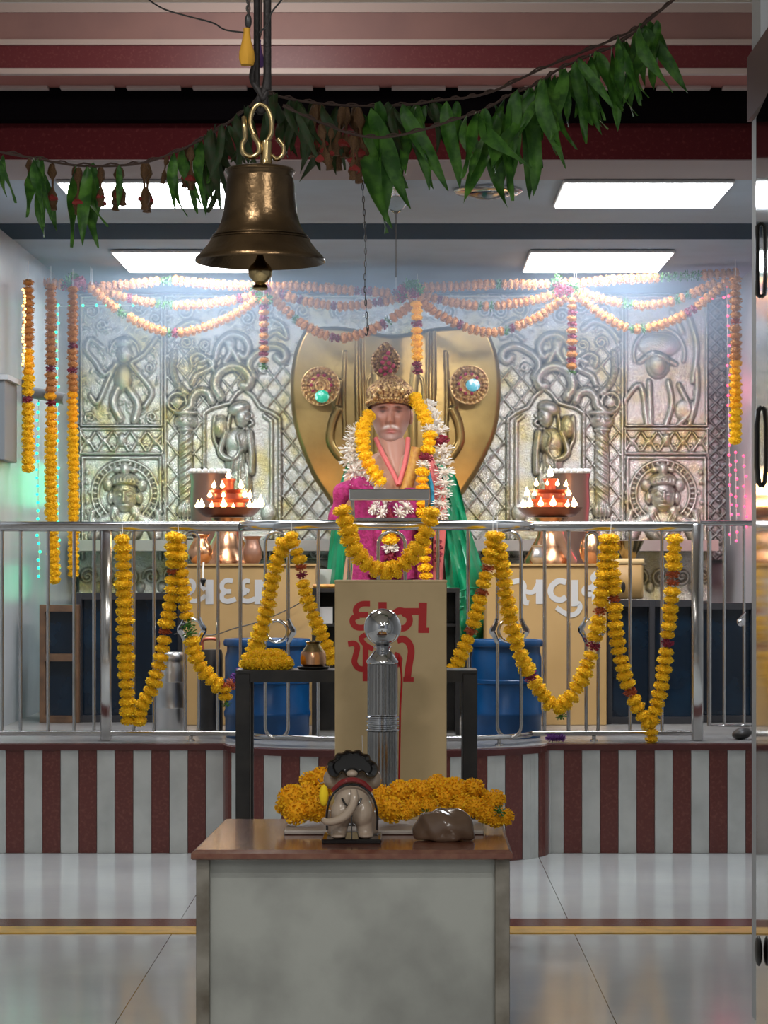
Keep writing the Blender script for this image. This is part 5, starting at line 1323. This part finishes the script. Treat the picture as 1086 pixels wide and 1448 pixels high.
# ============================================================ LED strings
bulb=meshof(MB().ball((0,0,0),.0085,.0085,.0085,8,6),'bulb','gled'); bulbr=meshof(MB().ball((0,0,0),.0085,.0085,.0085,8,6),'bulb','rled'); bulba=meshof(MB().ball((0,0,0),.007,.007,.007,8,6),'bulb','oled')
def leds(label,pts,Y,bm_,n,wm='leaf'):
    t=thing('fairy_light_string',label,'string lights',P(*pts[0],Y)); q=[P(a,b,Y) for a,b in pts]
    MB().tube(q,.003,5).build('wire','card',t)
    L_=sum((b-a).length for a,b in zip(q,q[1:])); 
    for p in resample(q,L_/n): inst(bm_,'bulb',t,p+Vector((random.uniform(-.008,.008),-.008,0)))
leds('green fairy lights hanging left of the middle marigold string',[(55,560),(54,700),(56,815)],6.08,bulb,22)
leds('green fairy lights hanging right of the middle marigold string',[(82,432),(81,600),(83,815)],6.3,bulb,30)
leds('short green fairy light run along the top left of the wall',[(83,433),(140,432),(205,432)],6.6,bulb,7)
leds('amber lights behind the leftmost marigold string',[(35,410),(34,520)],5.77,bulba,24)
leds('red fairy lights down the right border strip',[(1028,405),(1030,560),(1033,770)],6.5,bulbr,26)
leds('red fairy lights at the lower right corner',[(1040,640),(1041,700),(1042,765)],6.4,bulbr,10)
leds('short red fairy light run at the top right',[(992,423),(1022,421)],6.5,bulbr,2)
leds('faint red lights low on the right side wall',[(1052,645),(1053,700),(1055,745)],6.3,bulbr,7)

# ============================================================ BELL
YBl=2.43;k=K(YBl); c=P(368,0,YBl); Z=lambda py: CH+(HY-py)*k
t=thing('temple_bell','large dark brass temple bell hanging from iron hooks','bell',(c.x,YBl,Z(371)))
out=[(0,235),(20,235),(34,236),(46,238.5),(48.5,241),(48.5,245),(46,248),(46.5,252),(48.5,262),(50,280),(52,300),(56,316),(62,328),(66,333),(67,336),(69,338),(74,346),(82,356),(89,363),(92,367),(92,370)]
inn=[(90,371.5),(86,368),(78,358),(68,346),(58,330),(49,310),(46,280),(43,255),(30,246),(0,244)]
MB().lathe([(r*k,Z(y)) for r,y in (out+inn)[::-1]],(c.x,YBl,0),72).build('bell_body','brass_bell',t,ang=50)
for r,y,w in ((48.3,243,1.6),(66.8,334,1.1),(69.5,338,1.0),(90.5,366.5,1.3)): MB().tube([(c.x+r*k*math.cos(2*PI*i/64),YBl+r*k*math.sin(2*PI*i/64),Z(y)) for i in range(64)],w*k,8,closed=True).build('ring','brass_bell',t)
MB().lathe([(0,Z(410)),(8*k,Z(410)),(11*k,Z(408)),(10*k,Z(404)),(6.5*k,Z(401)),(10*k,Z(398)),(16*k,Z(391)),(17.5*k,Z(383)),(14*k,Z(376)),(8*k,Z(370)),(4*k,Z(360)),(4*k,Z(250)),(0,Z(250))],(c.x,YBl,0),36).build('clapper','brass_loop',t)
MB().lathe([(12*k,Z(236)),(9*k,Z(232)),(8*k,Z(225)),(9*k,Z(205)),(8*k,Z(200)),(0,Z(199))][::-1],(c.x+8*k,YBl,0),24).build('shank','brass_loop',t)
# crown loops
def loop3(pts,r,nm,m='brass_loop',dy=0): MB().tube(cr([(P(a,b,YBl).x,YBl+dy+e,Z(b)) for a,b,e in pts],8),r*k,10).build(nm,m,t)
loop3([(376,202,0),(383,190,0),(384,172,.0),(378,154,.0),(367,147,.0),(357,157,.0),(354,175,.0),(360,193,0),(368,204,0)],3.6,'top_loop')
loop3([(358,192,-.01),(366,205,-.012),(366,217,-.012),(356,223,-.012),(345,218,-.012),(343,206,-.01),(347,196,-.01),(346,180,-.01),(345,166,0)],3.8,'side_curl')
loop3([(392,195,.01),(400,206,.012),(399,218,.012),(391,224,.01),(384,219,.01)],3.4,'side_curl')
# iron hooks
t2=thing('iron_hook','black iron double hook carrying the bell from above','hook',(P(370,0,YBl).x,YBl,Z(150)))
zc=3.80
mb=MB(); x1_=P(378,0,YBl).x; x2_=P(363,0,YBl).x
mb.tube(cr([(x1_,YBl,zc),(x1_,YBl,Z(60)),(x1_,YBl,Z(105)),(P(375,0,YBl).x,YBl,Z(125)),(P(368,0,YBl).x,YBl,Z(138)),(P(364,0,YBl).x,YBl+.006,Z(148)),(P(368,0,YBl).x,YBl+.012,Z(156)),(P(374,0,YBl).x,YBl+.006,Z(150)),(P(374,0,YBl).x,YBl,Z(138))],6),5.6*k,12); mb.build('straight_rod','iron',t2)
mb=MB(); mb.tube(cr([(x2_,YBl,zc),(x2_,YBl,Z(60)),(x2_-.002,YBl,Z(85)),(P(357,0,YBl).x,YBl,Z(103)),(P(358,0,YBl).x,YBl,Z(116)),(P(367,0,YBl).x,YBl-.004,Z(130)),(P(372,0,YBl).x,YBl-.004,Z(140)),(P(377,0,YBl).x,YBl,Z(130))],6),4.4*k,12); mb.build('bent_rod','iron',t2)
# tassels and chain
def tassel(px,y0,y1,w,m,label,dy):
    q=YBl+dy; kk=K(q); z=lambda py: CH+(HY-py)*kk
    tt=thing('cloth_tassel',label,'tassel',P(px,y0,q)); H=y1-y0
    MB().lathe([(0,z(y1)),(w*.8*kk,z(y1)),(w*kk,z(y1-H*.15)),(w*.95*kk,z(y1-H*.35)),(w*.6*kk,z(y0+H*.35)),(w*.4*kk,z(y0+H*.12)),(w*.45*kk,z(y0)),(0,z(y0))],(P(px,0,q).x,q,0),18,fn=lambda a,zz:1+.08*math.sin(5*a+zz*60)).build('cloth_body',m,tt)
    MB().tube([(P(px,0,q).x,q,z(y0)),(P(px,0,q).x+.004,q,z(y0-8)),(P(px,0,q).x+.004,q,3.80)],.003,6).build('string','twine',tt)
tassel(349,40,92,11,'yellow_tassel','dusty yellow cloth tassel hanging beside the bell hook',-.02)
tassel(366,56,95,7,'purple_tassel','purple cloth tassel hanging between the hook rods',.02)
t=thing('lock_chain','short dark padlock and chain above the yellow tassel','chain',P(351,30,YBl-.02))
MB().ball(P(351,30,YBl-.02),5*k,4*k,11*k,12,8).build('padlock','black',t)
for i in range(5):
    a=P(351,18-i*6,YBl-.02); MB().tube([a+Vector((.004*math.cos(w) if i%2 else 0,0 if i%2 else .004*math.cos(w),.008*math.sin(w))) for w in [2*PI*j/10 for j in range(10)]],.0018,6,closed=True).build('link','chain',t)
# thin loose wires on the ceiling beams
for lab,pts,Y in (('loose dark wire drooping in front of the pink beam at the upper left',[(205,-4),(230,12),(262,22),(300,32),(318,42),(345,46)],2.6),('thin wire crossing the bell rods at the top',[(367,46),(378,35),(384,18),(398,0),(402,-8)],2.4)):
    tag(MB().tube(cr([P(a,b,Y) for a,b in pts],6),.0022,6).build('loose_wire','black'),lab,'wire')
# hanging chain with hook
Y=4.95; t=thing('hanging_chain','long thin dark chain with a hook end hanging from the shrine ceiling','chain',P(516,465,Y))
pts=[(516,228),(513,260),(515,300),(517,350),(516,400),(518,440),(520,464)]
q_=resample(cr([P(a,b,Y) for a,b in pts],8),.030); q_[0].z=SZ
lk=meshof(MB().tube([(.0045*math.cos(2*PI*i/10),0,.017*math.sin(2*PI*i/10)) for i in range(10)],.0022,6,closed=True),'link','chain')
for i,p in enumerate(q_[:90]): inst(lk,'link',t,p,(0,0,(i%2)*PI/2))
MB().tube(cr([q_[-1],q_[-1]+Vector((.0,0,-.02)),q_[-1]+Vector((-.006,0,-.035)),q_[-1]+Vector((-.014,0,-.025))],5),.0025,6).build('end_hook','chain',t)
Y=5.3; q_=[P(560,a,Y) for a in (300,340,392)]; q_[0].z=SZ
tag(MB().tube(q_,.0022,6).build('hanging_wire','chain'),'thin wire hanging from the ceiling to the flower swags','wire')

# ============================================================ LEAF TORAN
YT=3.55
def leafmesh(seed,L=1.0,wd=.125,m='leaf',curl=.2):
    r=random.Random(seed); vs=[];fs=[];n=16
    ph=r.uniform(0,6); cx_=r.uniform(-.12,.12)*1.4
    for i in range(n+1):
        t=i/n; w=wd*(math.sin(PI*t**.75)**.8)*(1-.25*t)+.004; wav=.03*math.sin(ph+t*9)
        x=cx_*t*t*1.5+.03*math.sin(t*5+ph); y=curl*math.sin(t*2.6+ph)*.35
        z=-L*t
        fold=.35
        for s,a in ((-1,w),(-.5,w*.55),(0,0),(.5,w*.55),(1,w)):
            vs.append((x+(1 if s>0 else -1 if s<0 else 0)*a, y-abs(a)*fold+ (wav if abs(s)==1 else wav*.3)*s, z))
    for i in range(n):
        for j in range(4): a=i*5+j; fs.append((a,a+1,a+6,a+5))
    mb=MB(); mb.add(vs,fs); me=meshof(mb,'mango_leaf',m,ang=80); return me
ml=bpy.data.materials['leaf_green']
LM=[leafmesh(i,1,.095,'leaf',.5) for i in range(9)]; LD=[leafmesh(20+i,1,.085,'leaf_dark',.7) for i in range(7)]
def budmesh():
    mb=MB(); mb.lathe([(0,0),(.10,-.02),(.16,-.10),(.20,-.22),(.12,-.30),(.06,-.34),(.05,-.5),(.10,-.56),(.20,-.66),(.22,-.80),(.14,-.88),(.18,-.98),(.0,-1.0)],(0,0,0),10,fn=lambda w,z:1+.25*math.sin(3*w+z*13)); return meshof(mb,'dry_bud','dry',ang=60)
BUD=budmesh()
def budred():
    mb=MB(); mb.lathe([(0,0),(.05,0),(.24,-.12),(.26,-.2),(.12,-.24),(0,-.25)],(0,0,0),10,fn=lambda w,z:1+.3*math.sin(4*w)); return meshof(mb,'red_petals','dry_red')
BRD=budred()
def toran(label,string,dens,Y,items):
    t=thing('leaf_toran',label,'garland',P(*string[0],Y))
    q=cr([P(a,b,Y) for a,b in string],8)
    MB().tube(q,.0042,7).build('string','twine',t)
    tw=[p+Vector((0,.004,.006*math.sin(i*1.3)+.005)) for i,p in enumerate(q)]; MB().tube(tw,.003,6).build('twisted_strand','twine',t)
    def ys(px):
        for (a,b),(c_,d) in zip(string,string[1:]):
            if min(a,c_)<=px<=max(a,c_): return b+(d-b)*(px-a)/(c_-a+1e-9)
        return string[-1][1]
    k=K(Y)
    for it in items:
        px,n,Lp,kind,sp=it
        for j in range(max(1,round(n*.9))):
            a=px+random.uniform(-sp,sp); y0=ys(min(max(a,string[0][0]),string[-1][0])); L_=Lp*random.uniform(.72,1.08)*k
            p=P(a,y0+2,Y+random.uniform(-.05,.05)); tilt=random.gauss(0,.16)+ (a-px)*.02
            if kind in 'gd':
                o=inst(random.choice(LM if kind=='g' else LD),'mango_leaf',t,p,(random.uniform(-.25,.25),tilt,random.uniform(-.9,.9)),(L_,L_,L_))
            else:
                inst(BUD,'dry_bud',t,p,(0,tilt*.5,random.random()*6),(L_*.36,L_*.36,L_*.8))
                if kind=='r': inst(BRD,'red_petals',t,p+Vector((0,-.004,-L_*.52)),(0,0,random.random()*6),(L_*.34,L_*.34,L_*.5))
    return t
s1=[(-20,210),(0,215),(60,226),(110,234),(170,234),(215,227),(270,205),(320,175),(360,145),(378,132)]
toran('sagging left leaf string with dried buds and drooping leaves, left of the bell',s1,0,YT,
 [(2,2,75,'g',4),(42,2,70,'r',5),(50,3,130,'g',6),(62,2,100,'g',5),(75,1,85,'r',2),(105,2,90,'r',6),(118,3,110,'g',8),(128,2,120,'g',6),(142,2,95,'r',5),(172,3,90,'r',7),(168,1,80,'g',4),(206,2,85,'r',3),(238,1,55,'b',3),(255,4,88,'g',9),(268,2,80,'r',6),(282,5,95,'g',10),(300,4,110,'d',8),(318,4,100,'d',8),(335,4,90,'d',8),(350,3,80,'d',8)])
s2=[(378,132),(420,142),(470,148),(520,150),(580,148),(620,142),(660,138),(700,128),(760,100),(820,75),(880,50),(915,30),(960,-6)]
toran('upper leaf string running right of the bell up to the top right corner',s2,0,YT,
 [(392,4,100,'d',8),(410,4,90,'d',9),(430,4,95,'d',9),(450,3,90,'r',8),(470,4,110,'d',8),(490,3,110,'r',7),(505,2,120,'r',4),(524,4,165,'g',7),(540,3,120,'d',7),(560,3,80,'d',8),(578,5,130,'g',9),(590,3,120,'g',7),(618,4,90,'d',9),(632,3,120,'g',7)])
s3=[(400,150),(450,172),(500,190),(545,194),(600,183),(640,170),(685,155),(720,135),(760,118),(790,98),(830,80),(880,58),(950,2)]
toran('lower thicker leaf string with fresh green mango leaves on the right',s3,0,YT-.08,
 [(676,6,110,'g',9),(690,5,150,'g',8),(712,5,90,'g',9),(726,5,130,'g',9),(742,4,150,'g',8),(765,5,110,'g',9),(780,6,130,'g',10),(797,4,100,'g',8),(815,5,120,'g',9),(832,5,115,'g',9),(848,4,110,'g',8),(880,5,110,'g',7),(894,5,110,'g',8),(908,5,105,'g',8),(920,4,95,'g',7),(430,3,90,'d',9),(460,3,80,'r',9),(500,3,85,'r',6)])

# ============================================================ LIGHTS
def area(name,loc,rot,sx,sy,e,c=(1,1,1),spread=None):
    l=bpy.data.lights.new(name,'AREA'); l.shape='RECTANGLE'; l.size=sx; l.size_y=sy; l.energy=e; l.color=c
    o=bpy.data.objects.new(name,l); col.objects.link(o); o.location=loc; o.rotation_euler=rot; return o
def point(name,loc,e,c,r=.05):
    l=bpy.data.lights.new(name,'POINT'); l.energy=e; l.color=c; l.shadow_soft_size=r
    o=bpy.data.objects.new(name,l); col.objects.link(o); o.location=loc; return o
for px,ym in ((906,5.1),(210,5.1),(843,6.23),(270,6.23)):
    area('panel_light',((px-VX)*K(ym),ym,SZ-.035),(0,0,0),.74,.30,E_PANEL*(1.15 if ym<6 else .6),(.84,.92,1.0))
# hall lights (real lamps of the hall, behind and beside the camera)
for x_,y_ in ((-1.1,1.6),(1.15,1.2),(-.5,-.4),(.7,-1.1),(-1.5,-1.4),(1.8,.2)):
    area('hall_light',(x_,y_,3.76),(0,0,0),.55,.22,E_HALL*.62,(1,.99,.97))
area('hall_light',(-.6,3.9,3.76),(math.radians(38),0,0),.35,.18,14,(1,.95,.9))
point('beam_glow',(-.62,4.15,3.62),3.5,(1,.93,.88),.08)
point('green_glow',(XL+.15,6.55,1.9),2.0,(.05,1,.45),.15); point('green_glow',(XL+.2,6.3,1.3),.7,(.05,1,.5),.12)
point('red_glow',(1.98,6.55,1.75),2.6,(1,.08,.2),.12); point('red_glow',(1.98,6.6,2.5),1.6,(1,.15,.3),.12)
# added spots without fittings: model the statue, brighten the embossed wall
def spot(name,loc,tgt,e,ang,c=(1,1,1),r=.05):
    l=bpy.data.lights.new(name,'SPOT'); l.energy=e; l.spot_size=math.radians(ang); l.spot_blend=.7; l.color=c; l.shadow_soft_size=r
    o=bpy.data.objects.new(name,l); col.objects.link(o); o.location=loc; o.rotation_euler=(Vector(tgt)-Vector(loc)).to_track_quat('-Z','Y').to_euler(); return o
spot('fill_spot',(-1.0,5.25,3.1),(0,6.15,1.9),E_SPOT*1.3,60,(1,.93,.82),.06)
spot('fill_spot',(.6,4.85,3.15),(.1,6.6,1.8),E_SPOT,85,(1,.93,.82),.06)
# world
w=bpy.data.worlds.new('world'); scn.world=w; w.use_nodes=True
bg=w.node_tree.nodes['Background']; bg.inputs[0].default_value=(.75,.80,.88,1); bg.inputs[1].default_value=E_WORLD

# ============================================================ HAZE (incense smoke)
def haze():
    m=bpy.data.materials.new('incense_haze'); m.use_nodes=True; nt=m.node_tree; nt.nodes.clear(); L=nt.links.new
    out=nt.nodes.new('ShaderNodeOutputMaterial'); pv=nt.nodes.new('ShaderNodeVolumePrincipled')
    tc=nt.nodes.new('ShaderNodeTexCoord'); sx=nt.nodes.new('ShaderNodeSeparateXYZ'); L(tc.outputs['Object'],sx.inputs[0])
    mr=nt.nodes.new('ShaderNodeMapRange'); mr.interpolation_type='SMOOTHSTEP'; mr.inputs[1].default_value=2.3; mr.inputs[2].default_value=3.1; mr.inputs[3].default_value=.02; mr.inputs[4].default_value=1
    L(sx.outputs[2],mr.inputs[0])
    n=nt.nodes.new('ShaderNodeTexNoise'); n.inputs['Scale'].default_value=1.3; n.inputs['Detail'].default_value=2; L(tc.outputs['Object'],n.inputs['Vector'])
    nr=nt.nodes.new('ShaderNodeMapRange'); nr.inputs[1].default_value=.3; nr.inputs[2].default_value=.7; nr.inputs[3].default_value=.55; nr.inputs[4].default_value=1.2; L(n.outputs['Fac'],nr.inputs[0])
    mu=nt.nodes.new('ShaderNodeMath'); mu.operation='MULTIPLY'; L(mr.outputs[0],mu.inputs[0]); L(nr.outputs[0],mu.inputs[1])
    d=nt.nodes.new('ShaderNodeMath'); d.operation='MULTIPLY'; d.inputs[1].default_value=HZ_D; L(mu.outputs[0],d.inputs[0])
    L(d.outputs[0],pv.inputs['Density']); pv.inputs['Color'].default_value=(.62,.78,1,1); pv.inputs['Anisotropy'].default_value=.2
    e=nt.nodes.new('ShaderNodeMath'); e.operation='MULTIPLY'; e.inputs[1].default_value=HZ_E; L(mu.outputs[0],e.inputs[0]); L(e.outputs[0],pv.inputs['Emission Strength']); pv.inputs['Emission Color'].default_value=(.55,.72,.95,1)  # emission stands in for lamp light scattered by the smoke
    L(pv.outputs[0],out.inputs['Volume']); return m
M['haze']=haze()
scn.cycles.volume_step_rate=3.0
o=MB().box(XL+.06,XR-.01,5.78,6.9,2.2,SZ-.12).build('incense_haze','haze',smooth=False)
tag(o,'pale blue incense smoke hanging below the shrine ceiling','smoke',kind='stuff')

AN={'donation_box':3.80,'steel_bench':4.0}
# ============================================================ place everything at its true distance
DONE=set()
FULL=('ceiling_light','marble_pedestal','stone_slab','ochre_cabinet','glass_cabinet','altar_slab','altar_base','stone_ledge','black_shelf_unit','wall_cabinet','wall_bracket','incense_haze','small_thing')
PER=('steel_railing','marigold_garland','leaf_toran','fairy_light_string','hanging_chain')
ST=('statue','white_garland','flower_garland','rose_string')
G_=S_-1
def wy(o,py):
    """mean depth of one object whose parent stands at py"""
    if o.type=='MESH' and o.data.users<2 and abs(o.location.y)<1e-9:
        ys=[v.co.y for v in o.data.vertices]; return py+(min(ys)+max(ys))/2
    return py+o.location.y
def scale_mesh(me):
    if me.name in DONE: return
    DONE.add(me.name)
    for v in me.vertices: v.co.y*=S_
for o in [x for x in scn.objects if x.parent is None and x.type!='CAMERA']:
    base=o.name.split('.')[0]; ch=list(o.children); y0=o.location.y
    if o.type=='LIGHT':
        o.location.y*=S_
        if o.data.type=='AREA' and o.data.size_y<.35 and 'panel' in o.name: o.data.size_y*=S_
        continue
    if o.get('kind')=='structure' or base in FULL:
        if o.type=='MESH': scale_mesh(o.data)
        o.location.y*=S_
        for c in ch: scale_mesh(c.data); c.location.y*=S_
    elif base in ST or (base=='marigold_garland' and 'statue' in o['label']):
        o.location.y+=G_*YS
    elif base in PER:
        o.location.y+=G_*y0
        for c in ch:
            if c.name.split('.')[0] in ('top_rail','bottom_rail'):
                for v in c.data.vertices: v.co.y+=G_*(ry(v.co.x+o.location.x)-y0)
            else: c.location.y+=G_*(wy(c,y0)-y0)
    elif o.type=='EMPTY': o.location.y+=G_*AN.get(base,y0)
    else:
        ys=[v.co.y for v in o.data.vertices]; o.location.y+=G_*(min(ys)+max(ys))/2
